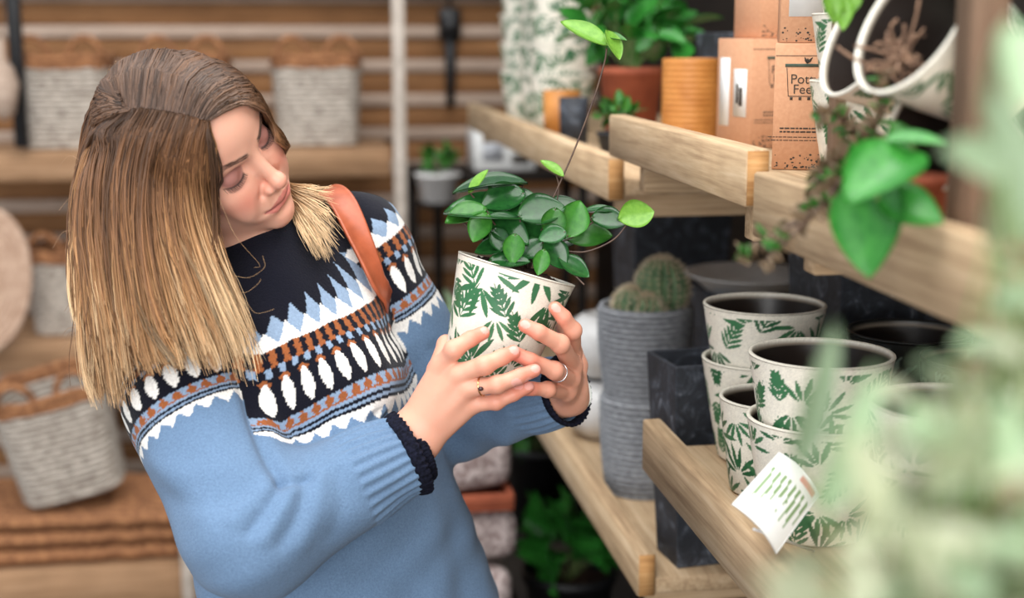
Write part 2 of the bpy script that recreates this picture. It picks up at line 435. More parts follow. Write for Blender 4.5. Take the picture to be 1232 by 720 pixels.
# ------------------------------------------------------------------ leaf-print pots
def leaf_print(u, v, W, H, seed, n):
    """mask of fern, bamboo and palm sprigs printed on the unrolled wall (u wraps at W), metres"""
    rg = np.random.default_rng(seed); M = np.zeros(u.shape); D = np.zeros(u.shape); cs = []
    for q in range(n):                                       # well spread sprig centres
        best = max(((rg.uniform(0, W), rg.uniform(0, H)) for _ in range(14)), key=lambda c: min([9] + [math.hypot((c[0] - o[0] + W / 2) % W - W / 2, c[1] - o[1]) for o in cs]))
        cs.append(best)
    def blade(cu, cv, a, L, w, tone):
        du = (u - cu + W / 2) % W - W / 2; dv = v - cv
        s = (du * math.cos(a) + dv * math.sin(a)) / L; t_ = (-du * math.sin(a) + dv * math.cos(a))
        m = (s > 0) & (s < 1); m &= np.abs(t_) < w * np.clip(4 * s * (1 - s), 0, 1) ** .8; M[m] = 1; D[m] = tone
    for q, (cu, cv) in enumerate(cs):
        a0 = rg.uniform(-.8, .8) + (math.pi / 2 if rg.uniform() < .6 else -math.pi / 2); tone = rg.uniform(0, 1); big = rg.uniform(.8, 1.15)
        if q % 3 == 0:                                       # feathered frond
            S = .030 * big; blade(cu - math.cos(a0) * S / 2, cv - math.sin(a0) * S / 2, a0, S * 1.5, .0012, tone)
            for k in range(5):
                f = (k / 4 - .5) * S; L = .021 * big * (1.1 - .5 * k / 4)
                for sg in (-1, 1): blade(cu + math.cos(a0) * f, cv + math.sin(a0) * f, a0 + sg * (.75 - .06 * k), L, .0023, tone)
        else:                                                # fan of pointed blades
            kl = rg.integers(4, 7)
            for k in range(kl):
                a = a0 + (k - (kl - 1) / 2) * .52 + rg.normal(0, .06); L = .031 * big * rg.uniform(.8, 1.1); g = .005
                blade(cu - math.cos(a0) * .010 + math.cos(a) * g, cv - math.sin(a0) * .010 + math.sin(a) * g, a, L, .0031 * big, tone + .15 * (k % 2))
    return M, D
def pot_mesh(name, rt, rb, h, nth, nz, seed, nleaf, base=srgb(236, 230, 215), green=(srgb(36, 92, 58), srgb(62, 118, 78)), thick=.0052, soil=None):
    wall_ = [(rb + (rt - rb) * s ** .92, h * s) for s in np.linspace(0, 1, nz)]
    a = np.linspace(0, 2 * np.pi, nth, endpoint=False)
    prof = [(rb * .55, .0), (rb - .004, 0)] + [(r, z + .002) for r, z in wall_[:-1]] + [(rt, h - .001), (rt - .0012, h + .0012), (rt - thick + .001, h + .0012), (rt - thick, h - .001)] + [(rt - thick - .0004, h - .005), (rt - thick - .0006, h - .008)] + [(rb + (rt - rb) * s - thick, h * s) for s in (.8, .5, .12)] + [(.001, h * .10)]
    m = MB(); m.lathe(prof, nth); V, F = m.data()
    P = np.array(prof); ring = np.repeat(np.arange(len(P)), nth)
    th_ = np.arctan2(V[:, 1], V[:, 0]); W = 2 * np.pi * (rt + rb) / 2
    rgn = np.random.default_rng(seed + 50)
    C = np.tile(np.array(base), (len(V), 1)) * (1 + .05 * rgn.normal(0, 1, (len(V), 1)))
    outer = (ring >= 2) & (ring < 2 + nz - 1)
    M, D = leaf_print((th_ % (2 * np.pi)) / (2 * np.pi) * W, V[:, 2], W, h, seed, nleaf)
    M = M * outer * (V[:, 2] < h - .007)
    g = np.array(green[0])[None] + (np.array(green[1]) - np.array(green[0]))[None] * D[:, None].clip(0, 1.2)
    C = np.where(M[:, None] > .5, g, C)
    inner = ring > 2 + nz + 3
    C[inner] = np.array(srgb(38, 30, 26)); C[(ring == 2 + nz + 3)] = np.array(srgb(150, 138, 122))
    me = mesh_np(name, V, F); set_col(me, C); return me
MCER = mat_col('printed_ceramic', .34, 260, .12, .0006, .5, .12)
POTM = [pot_mesh('leaf_print_pot', .080, .056, .134, 260, 98, s, 41) for s in (1, 2, 3)]
for me in POTM: me.materials.append(MCER)
POTD = pot_mesh('leaf_print_pot', .066, .050, .118, 260, 96, 8, 36); POTD.materials.append(MCER)
def leafpot(loc, label, var=0, rz=0., scale=1.0, group='leaf-print pots on the lower shelf', rot=None, me=None):
    o = obj('leaf_print_pot', me or POTM[var], None, None, loc, rot or (0, 0, rz)); o.scale = (scale,) * 3
    return tag(o, label, 'plant pot', group)
NEST = .072
zl = Z_L2 + .0005
leafpot((.605, 1.752, zl), 'white green leaf-print pot under another, against the slate planter', 0, .3)
leafpot((.605, 1.752, zl + NEST), 'white green leaf-print pot nested on top beside the slate planter', 1, 2.1)
leafpot((.572, 1.612, zl), 'small leaf-print pot standing alone in front of the stacked pots', 2, 4.0, me=POTD)
leafpot((.572, 1.462, zl), 'white leaf-print pot under the nearer open pot, behind the white label', 1, 5.2)
leafpot((.572, 1.462, zl + NEST), 'white leaf-print pot with thick rim, in front of all upright pots', 2, .6)
leafpot((.640, 1.290, zl), 'blurred leaf-print pot at the base of the stack behind pale foliage', 0, 1.0)
leafpot((.640, 1.290, zl + NEST * .8), 'blurred leaf-print pot topping the stack behind pale foliage', 1, 3.0)
leafpot((.640, 1.115, zl), 'blurred white pot at the base of the stack nearest the shelf post', 2, 1.7)
leafpot((.640, 1.115, zl + NEST * .8), 'blurred white pot topping the stack nearest the shelf post', 0, 4.4)
for i, (x, y, lb) in enumerate(((.765, 1.66, 'black pot with leaf print behind the white pots, farther one'), (.790, 1.50, 'black pot with leaf print behind the white pots, nearer one'))):
    me = POTD
    o = obj('dark_leaf_pot', POTB if i else pot_mesh('dark_leaf_pot', .078, .058, .150, 160, 60, 12, 26, base=srgb(30, 32, 32), green=(srgb(120, 140, 126), srgb(150, 166, 150))), None, None, (x, y, zl), (0, 0, i * 2.)) if not i else obj('dark_leaf_pot', POTB, None, None, (x, y, zl), (0, 0, 2.))
    if not i:
        POTB = o.data; POTB.materials.append(MCER)
    o.scale = (1, 1, 1.22); tag(o, lb, 'plant pot', 'dark leaf-print pots')

# white plant label leaning on the pots, with a printed green comb of leaves
lab = empty('plant_label', at(930, 606, 1.42), 'white plastic plant label with green leaf drawing, leaning above the lip board', 'label')
n_, m_ = 40, 48; uu_, ww_ = np.meshgrid(np.linspace(-1, 1, n_), np.linspace(-1, 1, m_), indexing='ij')
c0, c1, c2, c3 = [C3(*p) for p in ((937, 544, 1.44), (986, 596, 1.43), (934, 667, 1.40), (880, 607, 1.41))]
s_, t_ = (uu_ + 1) / 2, (ww_ + 1) / 2
P = (1 - t_)[..., None] * ((1 - s_)[..., None] * c0 + s_[..., None] * c1) + t_[..., None] * ((1 - s_)[..., None] * c3 + s_[..., None] * c2)
nrm = np.cross(c1 - c0, c3 - c0); nrm /= np.linalg.norm(nrm); nrm *= np.sign(nrm[2])
P = P + (.012 * (1 - uu_ ** 2))[..., None] * nrm
Cc = np.tile(np.array(srgb(236, 236, 232)), (n_ * m_, 1)); sf, tf_ = s_.ravel(), t_.ravel()
comb = (tf_ > .22) & (tf_ < .80) & (np.mod(sf * 9 + .15 * np.sin(tf_ * 9), 1) < .42) & (sf > .06) & (sf < .94) & (tf_ < .8 - .3 * np.abs(np.sin(sf * 23)))
Cc[comb] = np.array(srgb(120, 150, 96)); Cc[(tf_ < .14) & (tf_ > .05) & (sf > .55) & (sf < .9)] = np.array(srgb(214, 150, 140))
i = np.arange(n_ - 1)[:, None] * m_; j = np.arange(m_ - 1)[None]; F = np.stack([i + j, i + j + 1, i + m_ + j + 1, i + m_ + j], -1).reshape(-1, 4)
Pb = P.reshape(-1, 3) - nrm * .0012
bi = np.concatenate([np.arange(m_), (np.arange(1, n_) * m_ + m_ - 1), ((n_ - 1) * m_ + np.arange(m_ - 2, -1, -1)), (np.arange(n_ - 2, 0, -1) * m_)]); bj = np.roll(bi, -1); N_ = n_ * m_
Fe = np.stack([bi, bj, bj + N_, bi + N_], 1)
wobj('label_card', cam2world(np.concatenate([P.reshape(-1, 3), Pb])), np.concatenate([F, F[:, ::-1] + N_, Fe]), mat_col('printed_card', .35), lab, cols=np.concatenate([Cc, np.tile(np.array(srgb(236, 236, 232)), (N_, 1))]))
V, F = tube_np(np.array([cam2world(((c2 + c3) / 2)[None])[0], np.array([.548, 1.40, Z_L2 + .001])]), .0016, 6); wobj('label_stake', V, F, MWHITE, lab)

# ------------------------------------------------------------------ slate planters, ribbed pots, cactus, white globes
def planter(loc, wb, wt, h, rz, label, group='slate planters', mat=None, dx=1.0):
    m = MB(); th_ = .007
    def ring(w, z): return [(-w / 2 * dx, -w / 2, z), (w / 2 * dx, -w / 2, z), (w / 2 * dx, w / 2, z), (-w / 2 * dx, w / 2, z)]
    V = np.array(ring(wb, 0) + ring(wt, h) + ring(wt - 2 * th_, h) + ring(wb - 2 * th_, th_)); F = [[0, 3, 2, 1], [12, 13, 14, 15]]
    for b_ in (0, 4, 8):
        for q in range(4): F.append([b_ + q, b_ + (q + 1) % 4, b_ + 4 + (q + 1) % 4, b_ + 4 + q])
    bm = bmesh.new(); vs = [bm.verts.new(v) for v in V]
    for f in F: bm.faces.new([vs[q] for q in f])
    bmesh.ops.recalc_face_normals(bm, faces=bm.faces[:]); bmesh.ops.bevel(bm, geom=bm.edges[:], offset=.0018, segments=1, affect='EDGES')
    me = bpy.data.meshes.new('slate_planter'); bm.to_mesh(me); bm.free()
    o = obj('slate_planter', me, mat or MSLATE, None, loc, (0, 0, rz)); return tag(o, label, 'planter', group)
z1 = Z_L1 + .0005
planter((.562, 1.908, z1), .080, .112, .30, .12, 'tall tapered slate planter wedged between the two lower shelf sections')
planter((.83, 1.93, z1), .15, .19, .44, .05, 'dark slate planter standing behind the stacked leaf-print pots')
planter((.76, 2.80, z1), .17, .20, .40, .0, 'dark slate planter in shade behind the white globe pots')
def ribbed(loc, r, h, label):
    e = empty('ribbed_pot', loc, label, 'plant pot', 'ribbed grey pots'); nr = 17
    prof = [(r * .5, 0), (r * .86, 0)]
    for q in range(nr * 4 + 1):
        s = q / (nr * 4); prof.append((r * (.86 + .16 * math.sin(min(1, s * 1.25) * math.pi / 2)) +   .0034 * math.sin(q * math.pi / 2), h * s))
    prof += [(r * .93, h), (r * .90, h - .004), (r * .88, h * .8), (.001, h * .8)]
    m = MB(); m.lathe(prof, 72); m.build('ribbed_wall', MGREY, e, smooth=True); return e
GX, GY = .566, 2.225
ribbed((GX, GY, z1), .070, .165, 'grey ribbed pot at the bottom, carrying a second ribbed pot')
ribbed((GX, GY, z1 + .1655), .075, .150, 'grey ribbed pot on top, holding the round cactus')
ca_ = empty('cactus', (GX, GY, z1 + .1655 + .125), 'round spiny cactus cluster in the upper grey ribbed pot', 'cactus')
MCAC = mat_noise('cactus_skin', srgb(66, 96, 62), srgb(104, 130, 90), 60, .6, bump=.2); MSPN = mat_noise('cactus_spine', srgb(196, 176, 146), srgb(226, 212, 184), 40, .6, bump=0)
def cactus_ball(c, r, hh, nr, nm):
    n, m = nr * 6, 26; a = np.linspace(0, 2 * np.pi, n, endpoint=False); ph = np.linspace(-1.1, math.pi / 2, m)
    R = 1 + .09 * np.cos(a * nr)[None] * np.cos(ph)[:, None]
    V = np.stack([r * np.cos(ph)[:, None] * np.cos(a)[None] * R, r * np.cos(ph)[:, None] * np.sin(a)[None] * R, hh * np.sin(ph)[:, None] * np.ones(n)[None]], -1).reshape(-1, 3) + np.array(c)
    i = np.arange(m - 1)[:, None] * n; j = np.arange(n)[None]; k = (j + 1) % n
    o = obj(nm, mesh_np(nm, V, np.stack([i + j, i + k, i + n + k, i + n + j], -1).reshape(-1, 4)), MCAC, ca_)
    mb = MB(); rg = np.random.default_rng(nr)
    for q in range(nr):
        for p in np.linspace(-.5, 1.4, 11):
            an = q / nr * 2 * math.pi; b0 = np.array([r * 1.09 * math.cos(p) * math.cos(an), r * 1.09 * math.cos(p) * math.sin(an), hh * math.sin(p)]) + np.array(c); nd = np.array([math.cos(p) * math.cos(an), math.cos(p) * math.sin(an), math.sin(p)])
            for _ in range(6):
                d = nd + rg.normal(0, .55, 3); d /= np.linalg.norm(d); V_, F_ = tube_np(np.array([b0 - nd * .001, b0 + d * rg.uniform(.006, .011)]), [.0007, .0002], 3, cap=False); mb.add(V_, F_)
    s = mb.build('spines', MSPN, o); s['kind'] = 'stuff'
cactus_ball((.024, -.010, .052), .040, .050, 16, 'cactus_ball'); cactus_ball((-.030, -.018, .026), .026, .030, 13, 'cactus_ball'); cactus_ball((-.004, -.038, .022), .022, .026, 12, 'cactus_ball')
m = MB(); m.lathe([(.001, .001), (.064, 0)], 40); m.build('soil', MSOIL, ca_)
def globe(loc, r, label):
    e = empty('globe_pot', loc, label, 'plant pot', 'white globe pots'); pr = [(r * .45, 0)]
    for p in np.linspace(-1.1, 1.05, 22): pr.append((r * math.cos(p), r * .9 * (math.sin(p) + math.sin(1.1))))
    pr += [(pr[-1][0] - .006, pr[-1][1] + .002), (pr[-1][0] - .008, pr[-1][1] - .02), (.002, pr[-1][1] - .022)]
    m = MB(); m.lathe(pr, 40); m.build('globe_wall', MWHITE, e, smooth=True)
globe((.566, 2.55, z1), .070, 'white globe pot at the bottom behind the grey ribbed pots'); globe((.566, 2.55, z1 + .1185), .074, 'white globe pot on top behind the grey ribbed pots')
sc_ = empty('saucer_bowl', (.80, 2.40, z1), 'pale shallow bowl on a dark block behind the cactus', 'bowl')
m = MB(); m.lathe([(.001, .006), (.075, .0), (.11, .03), (.118, .032), (.112, .034), (.07, .010), (.001, .010)], 40, c=(0, 0, .3005)); m.build('bowl_wall', MWHITE, sc_, smooth=True)
plank('dark_block', .715, .885, 2.32, 2.48, z1, z1 + .30, MSLATE, sc_)

# ------------------------------------------------------------------ things on the upper shelves
def card_box(loc, w, d, h, rz, label, window=None, text=False, strip=False):
    e = empty('card_box', loc, label, 'box', 'brown card boxes', (0, 0, rz)); m = MB(); m.box(-w / 2, w / 2, -d / 2, d / 2, 0, h, .0012); m.build('carton', MKRAFT, e)
    m = MB(); m.box(-w / 2 + .001, w / 2 - .001, -d / 2 - .0004, -d / 2 + .0002, h - .0145, h - .0138); m.build('lid_seam', MINK, e)
    rg = np.random.default_rng(int(h * 1e4) + int(abs(loc[1]) * 1000)); m = MB()          # printed pebbles along the bottom
    for q in range(70):
        x, zz, r = rg.uniform(-w / 2 + .003, w / 2 - .003), .002 + .016 * rg.uniform() ** 1.8, rg.uniform(.0006, .0017)
        a = np.linspace(0, 2 * np.pi, 6, endpoint=False); V = np.stack([x + r * np.cos(a), np.full(6, -d / 2 - .0003), zz + .8 * r * np.sin(a)], 1); m.add(V, np.arange(6)[None])
    o = m.build('printed_pebbles', MINK, e); o['kind'] = 'stuff'
    if text:
        tx = w * text
        def word(s, size, x, zc, mat=MINK, y=-d / 2 - .0005):
            cu = bpy.data.curves.new('lettering', 'FONT'); cu.body = s; cu.size = size; cu.align_x = 'CENTER'; cu.extrude = .0001
            o = bpy.data.objects.new('lettering', cu); COL.objects.link(o); dg = bpy.context.evaluated_depsgraph_get(); me = bpy.data.meshes.new_from_object(o.evaluated_get(dg)); bpy.data.objects.remove(o)
            obj('lettering', me, mat, e, (x, y, zc), (math.pi / 2, 0, 0))
        word('Potty', .0155, tx, h * .685); word('Feet', .0155, tx, h * .605)
        m = MB()                                                                              # the little printed pot on feet with a sprig
        for x0, x1, za, zb in ((-.023, .023, .815, .840),): m.box(tx + x0, tx + x1, -d / 2 - .0006, -d / 2, h * za, h * zb, 0)
        m.build('printed_pot_rim', MINKG, e); m = MB()
        for sx in (-1, 1):
            V, F = tube_np(np.array([[tx + sx * .021, -d / 2 - .0003, h * .81], [tx + sx * .0185, -d / 2 - .0003, h * .585]]), .0004, 4); m.add(V, F)
        V, F = tube_np(np.array([[tx - .0185, -d / 2 - .0003, h * .585], [tx + .0185, -d / 2 - .0003, h * .585]]), .0004, 4); m.add(V, F)
        for x in (-.015, -.005, .005, .015): m.box(tx + x - .0016, tx + x + .0016, -d / 2 - .0005, -d / 2, h * .555, h * .578)
        for an, l in ((.9, .009), (2.0, .008), (1.5, .006)):
            p0 = np.array([tx + .002, -d / 2 - .0004, h * .842]); p1 = p0 + np.array([math.cos(an) * l, 0, math.sin(an) * l]); V, F = tube_np(np.array([p0, (p0 + p1) / 2, p1]), [.0004, .0016, .0003], 4); m.add(V, F)
        m.build('printed_pot_outline', MINK, e); m = MB()
        for zc, x0, x1 in ((.325, -.027, .03), (.297, -.027, .03), (.258, -.040, .03), (.232, -.040, .03)):
            x = x0
            while x < x1: l = rng.uniform(.002, .006); m.box(tx + x, tx + min(x + l, x1), -d / 2 - .0004, -d / 2, h * zc, h * zc + (.0017 if zc > .29 else .0009)); x += l + .0011
        o = m.build('small_print', MINK, e); o['kind'] = 'stuff'
    if window == 'front':
        m = MB(); m.box(-w * .40, w * .30, -d / 2 - .0008, -d / 2 + .001, h * .22, h * .93); m.build('window_film', MPAPER, e)
        m = MB(); m.box(w * .02, w * .10, -d / 2 - .0012, -d / 2, h * .50, h * .80); m.build('hanging_tag', MGREY, e)
    if window == 'side':
        m = MB(); m.box(-w / 2 - .0008, -w / 2, d * .12, d * .40, h * .18, h * .82); m.build('window_film', MPAPER, e)
        m = MB(); m.box(-w / 2 - .0012, -w / 2, -d * .38, -d * .02, h * .28, h * .72); m.build('price_label', MPAPER, e)
        m = MB(); m.box(-w / 2 - .0016, -w / 2, -d * .28, -d * .18, h * .38, h * .55); m.box(-w / 2 - .0016, -w / 2, -d * .16, -d * .10, h * .40, h * .58); m.build('label_print', MINK, e)
    return e
zu = Z_U2 + .0005
bx = onZ(968, 210, zu)
card_box((.614, 1.625, zu), .094, .080, .146, -.34, 'brown card box printed Potty Feet standing on the shelf edge', text=-.13)
card_box((.618, 1.628, zu + .1465), .094, .080, .135, -.30, 'brown card box with clear window, on top of the printed box', window='front')
card_box((.668, 1.965, zu), .096, .115, .150, .12, 'brown card box with white price label beside the ochre pot', window='side', text=-.02)
card_box((.688, 1.972, zu + .1505), .096, .100, .110, .06, 'plain brown card box stacked above the price label box')
op = empty('ochre_pot', (.660, 2.32, Z_U3 + .0005), 'ochre ribbed pot standing in a terracotta saucer', 'plant pot')
m = MB(); m.lathe([(.030, 0), (.047, 0), (.050, .030), (.046, .032), (.020, .032)], 40); m.build('saucer', MTERRA, op, smooth=True)
pr = [(.030, .030)] + [(.0475 + .0008 * math.sin(q * math.pi / 2), .031 + .142 * q / 60) for q in range(61)] + [(.043, .173), (.042, .12), (.001, .12)]
m = MB(); m.lathe(pr, 48); m.build('ribbed_wall', MORANGE, op, smooth=True)
planter((.80, 2.50, Z_U3 + .0005), .09, .12, .215, .1, 'slate planter half hidden behind the ochre pot on the upper shelf')

# leaves -----------------------------------------------------------
def leaf_mesh(name, L=1.0, W=.5, cup=.12, bend=.15, n=9, m=5, tip=1.3, th=.012, notch=0.0):
    """leaf lying in x (base at 0, tip at L), width in y, face up z; closed with a little thickness"""
    s = np.linspace(0, 1, n); hw = W / 2 * np.sin(np.pi * np.clip(s, 0, 1) ** (1 / tip) ) ** .75
    hw[0] = .02 * W; hw[-1] = .01 * W
    y = np.linspace(-1, 1, m)
    X = s[:, None] * L - notch * np.abs(y)[None] ** 2 * np.exp(-s * 6)[:, None]; Y = hw[:, None] * y[None]
    Z = cup * W * (y[None] ** 2) * (hw[:, None] / (W / 2)) - bend * L * s[:, None] ** 2 - .015 * W * (np.abs(y)[None] < .1)
    T = np.stack([X * np.ones_like(Y), Y, Z], -1).reshape(-1, 3); B = T.copy(); B[:, 2] -= th
    i = np.arange(n - 1)[:, None] * m; j = np.arange(m - 1)[None]; F = np.stack([i + j, i + m + j, i + m + j + 1, i + j + 1], -1).reshape(-1, 4); N = n * m
    bi = np.concatenate([np.arange(m), np.arange(1, n) * m + m - 1, (n - 1) * m + np.arange(m - 2, -1, -1), np.arange(n - 2, 0, -1) * m]); bj = np.roll(bi, -1)
    Fe = np.stack([bj, bi, bi + N, bj + N], 1)
    return mesh_np(name, np.concatenate([T, B]), np.concatenate([F, F[:, ::-1] + N, Fe]))
LM = {}
def leaf_obj(key, kw, mat, parent, base, direction, normal, L, name='leaf'):
    """leaf of length L from base (world) along direction, its face towards normal"""
    k = (key, mat.name)
    if k not in LM: LM[k] = leaf_mesh('leaf', **kw); LM[k].materials.append(mat)
    d = np.asarray(direction, float); d = d / np.linalg.norm(d); n = np.asarray(normal, float); n = n - d * (n @ d); n /= np.linalg.norm(n) + 1e-9; y = np.cross(n, d)
    o = obj(name, LM[k], None, parent); b = np.asarray(base, float) - np.array(parent.location)
    M = Matrix(((d[0] * L, y[0] * L, n[0] * L, b[0]), (d[1] * L, y[1] * L, n[1] * L, b[1]), (d[2] * L, y[2] * L, n[2] * L, b[2]), (0, 0, 0, 1)))
    o.matrix_local = M; return o
def bush(e, c, rad, n, L, mat, seed, kw, key, up=.5, stem=None, hh=1.0, mats=None, base=None, hang=0.0):
    """a leafy clump: leaves on thin stems fanning out round c"""
    rg = np.random.default_rng(seed); mb = MB(); c = np.asarray(c, float); b0 = np.asarray(base if base is not None else c - np.array([0, 0, rad * hh]), float)
    for q in range(n):
        d = rg.normal(0, 1, 3); d[2] = abs(d[2]) * up + rg.uniform(-.2, .3); d /= np.linalg.norm(d); p = c + d * np.array([rad, rad, rad * hh]) * rg.uniform(.35, 1.0)
        nd = d * .7 + rg.normal(0, .5, 3); nd[2] -= hang; nn = np.array([0, 0, 1.0]) + rg.normal(0, .45, 3) + d * .3
        leaf_obj(key, kw, (mats[q % len(mats)] if mats else mat), e, p, nd, nn, L * rg.uniform(.7, 1.25))
        if stem and q % 3 == 0:
            V, F = tube_np(catmull(np.array([b0 + rg.normal(0, .006, 3), (b0 + p) / 2 + rg.normal(0, .01, 3) + np.array([0, 0, .01]), p]), 7), .0012, 4); mb.add(V - np.array(e.location), F)
    if stem and mb.n: mb.build('stems', stem, e)
BROAD = dict(W=.62, cup=.15, bend=.18); NARROW = dict(W=.26, cup=.2, bend=.3); ROUND = dict(W=.80, cup=.10, bend=.10); SLIM = dict(W=.14, cup=.3, bend=.35)
def potted(name, loc, r, h, potmat, label, mat, n, L, rad, seed, kw, key, group=None, mats=None, hh=1.0, cat='plant', stem=None, up=.5):
    e = empty(name, loc, label, cat, group); m = MB(); m.lathe([(r * .4, 0), (r * .74, 0), (r * .97, h * .90), (r * 1.04, h * .90), (r * 1.04, h), (r * .95, h), (r * .90, h * .86), (.001, h * .86)], 36); m.build('pot', potmat, e, smooth=False)
    m = MB(); m.lathe([(.001, h * .872), (r * .9, h * .868)], 24); m.build('soil', MSOIL, e)
    bush(e, np.array(loc) + np.array([0, 0, h + rad * hh * .55]), rad, n, L, mat, seed, kw, key, stem=stem or MSTEMG, hh=hh, mats=mats, base=np.array(loc) + np.array([0, 0, h * .87]), up=up)
    return e
potted('terracotta_pot_plant', (.655, 2.72, Z_U3 + .0005), .062, .150, MTERRA, 'leafy green plant in a terracotta pot on the upper shelf', MLEAFB, 60, .075, .110, 11, BROAD, 'broad', hh=1.0)
potted('small_pot_plant', (.575, 2.50, Z_U3 + .0005), .034, .040, MSLATE, 'small bright green plant in a dark pot before the terracotta one', MLEAFM, 34, .030, .036, 12, BROAD, 'broad')
for i, (x, y, mt, lb, h) in enumerate(((.545, 2.86, MORANGE, 'small ochre cylinder pot on the far upper shelf', .10), (.530, 2.66, MSLATE, 'narrow dark cylinder pot on the far upper shelf', .095))):
    e = empty('cylinder_pot', (x, y, Z_U3 + .0005), lb, 'plant pot'); m = MB(); m.lathe([(.02, 0), (.036 - .010 * i, 0), (.038 - .010 * i, h), (.034 - .010 * i, h), (.031 - .010 * i, .02), (.001, .02)], 32); m.build('pot_wall', mt, e, smooth=False)
k = 0
for (x, y) in ((.590, 3.10), (.600, 3.30), (.585, 3.50)):
    for q in range(4):
        leafpot((x, y, Z_U3 + .0005 + q * .068), '%s leaf-print pot of the %s far stack on the upper shelf' % (['bottom', 'second', 'third', 'top'][q], ['nearest', 'middle', 'last'][k]), (k + q) % 3, k * 1.3 + q, .92, 'far leaf-print pots on the upper shelf')
    k += 1
# tall stack of leaf-print pots beside the printed box, and the rack of pots lying on their sides
for q in range(4):
    leafpot((.614, 1.462, (Z_U2 if False else Z_U2 + .0005) + q * .070), ['lowest', 'second', 'third', 'topmost'][q] + ' leaf-print pot in the tall stack beside the printed box', q % 3, q * 1.1 + .4, .80, 'leaf-print pots in the tall stack')
ck = empty('pot_rack', (.56, 1.20, Z_U1), 'dark timber rack holding leaf-print pots on their sides', 'rack')
plank('rack_upright', .533, .547, 1.357, 1.373, Z_U1 + .0005, 1.86, MPZ, ck, .002)
plank('rack_back', .86, .875, .95, 1.37, Z_U1 + .0005, 1.95, MDRK, ck, .002)
def lying(px, py, d, aim, r, label, var, spin):
    p = at(px, py, d); a = np.asarray(aim, float); a /= np.linalg.norm(a); rot = Vector((0, 0, 1)).rotation_difference(Vector(a)).to_matrix() @ Matrix.Rotation(spin, 3, 'Z')
    s = r / .080; loc = p - a * .134 * s
    o = leafpot(tuple(loc), label, var, 0, s, 'leaf-print pots lying in the rack'); o.rotation_euler = rot.to_euler(); return o
aimA = -cR * .78 - cF * .50 + cU * .25
lying(1041, 34, 1.285, -cR * .88 - cF * .26 + cU * .40, .068, 'leaf-print pot lying in the rack, mouth turned edgewise beside the upright', 0, .5)
lying(1096, 26, 1.13, -cR * .84 - cF * .38 + cU * .40, .064, 'leaf-print pot lying in the rack with dried roots inside its mouth', 1, 1.5)
lying(1117, 166, 1.150, -cR * .82 - cF * .50 + cU * .04, .047, 'leaf-print pot lying lowest in the rack behind the green leaves', 2, 2.5)
cl_ = empty('dried_roots', at(1080, 72, 1.135), 'clump of dried brown roots in the mouth of the lying pot', 'roots'); m = MB(); rg = np.random.default_rng(3)
for q in range(40):
    c = np.zeros(3) + rg.normal(0, .006, 3); d = rg.normal(0, .010, 3); V, F = tube_np(catmull(np.array([c, c + d + rg.normal(0, .004, 3), c + d * 1.6 + rg.normal(0, .006, 3)]), 7), .0014, 4); m.add(V, F)
m.build('root_strands', mat_noise('dry_root', srgb(96, 70, 54), srgb(150, 118, 94), 60, .9, bump=.2), cl_)
# ------------------------------------------------------------------ rack with baskets in front of the slatted wall
MPOST = mat_noise('pale_post', srgb(170, 158, 146), srgb(196, 184, 172), 30, .7, bump=.1)
YF = 4.25                                                   # front of the rack
def rack_shelf(px0, px1, pyt, pyb, label, YF=YF):
    a, b = onY(px0, pyt, YF), onY(px1, pyt, YF); zt = (a[2] + b[2]) / 2; zb = onY((px0 + px1) / 2, pyb, YF)[2]
    e = empty('rack_shelf', ((a[0] + b[0]) / 2, YF + .18, zt), label, 'shelf', 'wooden shelves of the basket rack')
    plank('front_board', a[0], b[0], YF, YF + .03, zb, zt, MRACK, e)
    for q in range(3): plank('shelf_plank', a[0], b[0], YF + .032 + q * .128, YF + .032 + q * .128 + .124, zt - .030, zt - .004, MRACK, e)
    return e, a[0], b[0], zt
Y3 = 3.72
S1_, x0, x1, ZS1 = rack_shelf(-60, 470, 180, 216, 'pine shelf of the rack carrying the upper row of pale baskets')
S2_, _, _, ZS2 = rack_shelf(-60, 470, 405, 443, 'pine shelf of the rack carrying the single pale basket beside her hair')
S3_, _, _, ZS3 = rack_shelf(-60, 300, 683, 735, 'lowest pine shelf of the rack under the woven mats', Y3)
pst = []
for xx, lb in ((onY(480, 150, YF)[0], 'pale upright post of the basket rack near the slatted wall end'), (onY(20, 40, YF)[0] - .0, 'dark upright post of the basket rack at its outer end')):
    e = empty('rack_post', (xx, YF + .015, 0), lb, 'post'); dk = lb.startswith('dark')
    plank('post_bar', xx - .018, xx + .018, YF - .04, YF - .002, (1.30 if dk else 0), 2.2, MBLACKP if dk else MPOST, e, .002)
xx = onY(226, 660, Y3)[0]; e = empty('rack_post', (xx, Y3 - .02, 0), 'short pale post beside the woven mats at the rack foot', 'post'); plank('post_bar', xx - .016, xx + .016, Y3 - .04, Y3 - .002, 0, .42, MPOST, e, .002)
MWICK = mat_noise('white_wicker', srgb(140, 128, 117), srgb(204, 194, 182), 46, .85, bump=.5, bdist=.004, stretch=(1, 1, 2.5)); MRAF = mat_noise('raffia', srgb(112, 72, 46), srgb(170, 118, 78), 60, .9, bump=.4, bdist=.004)
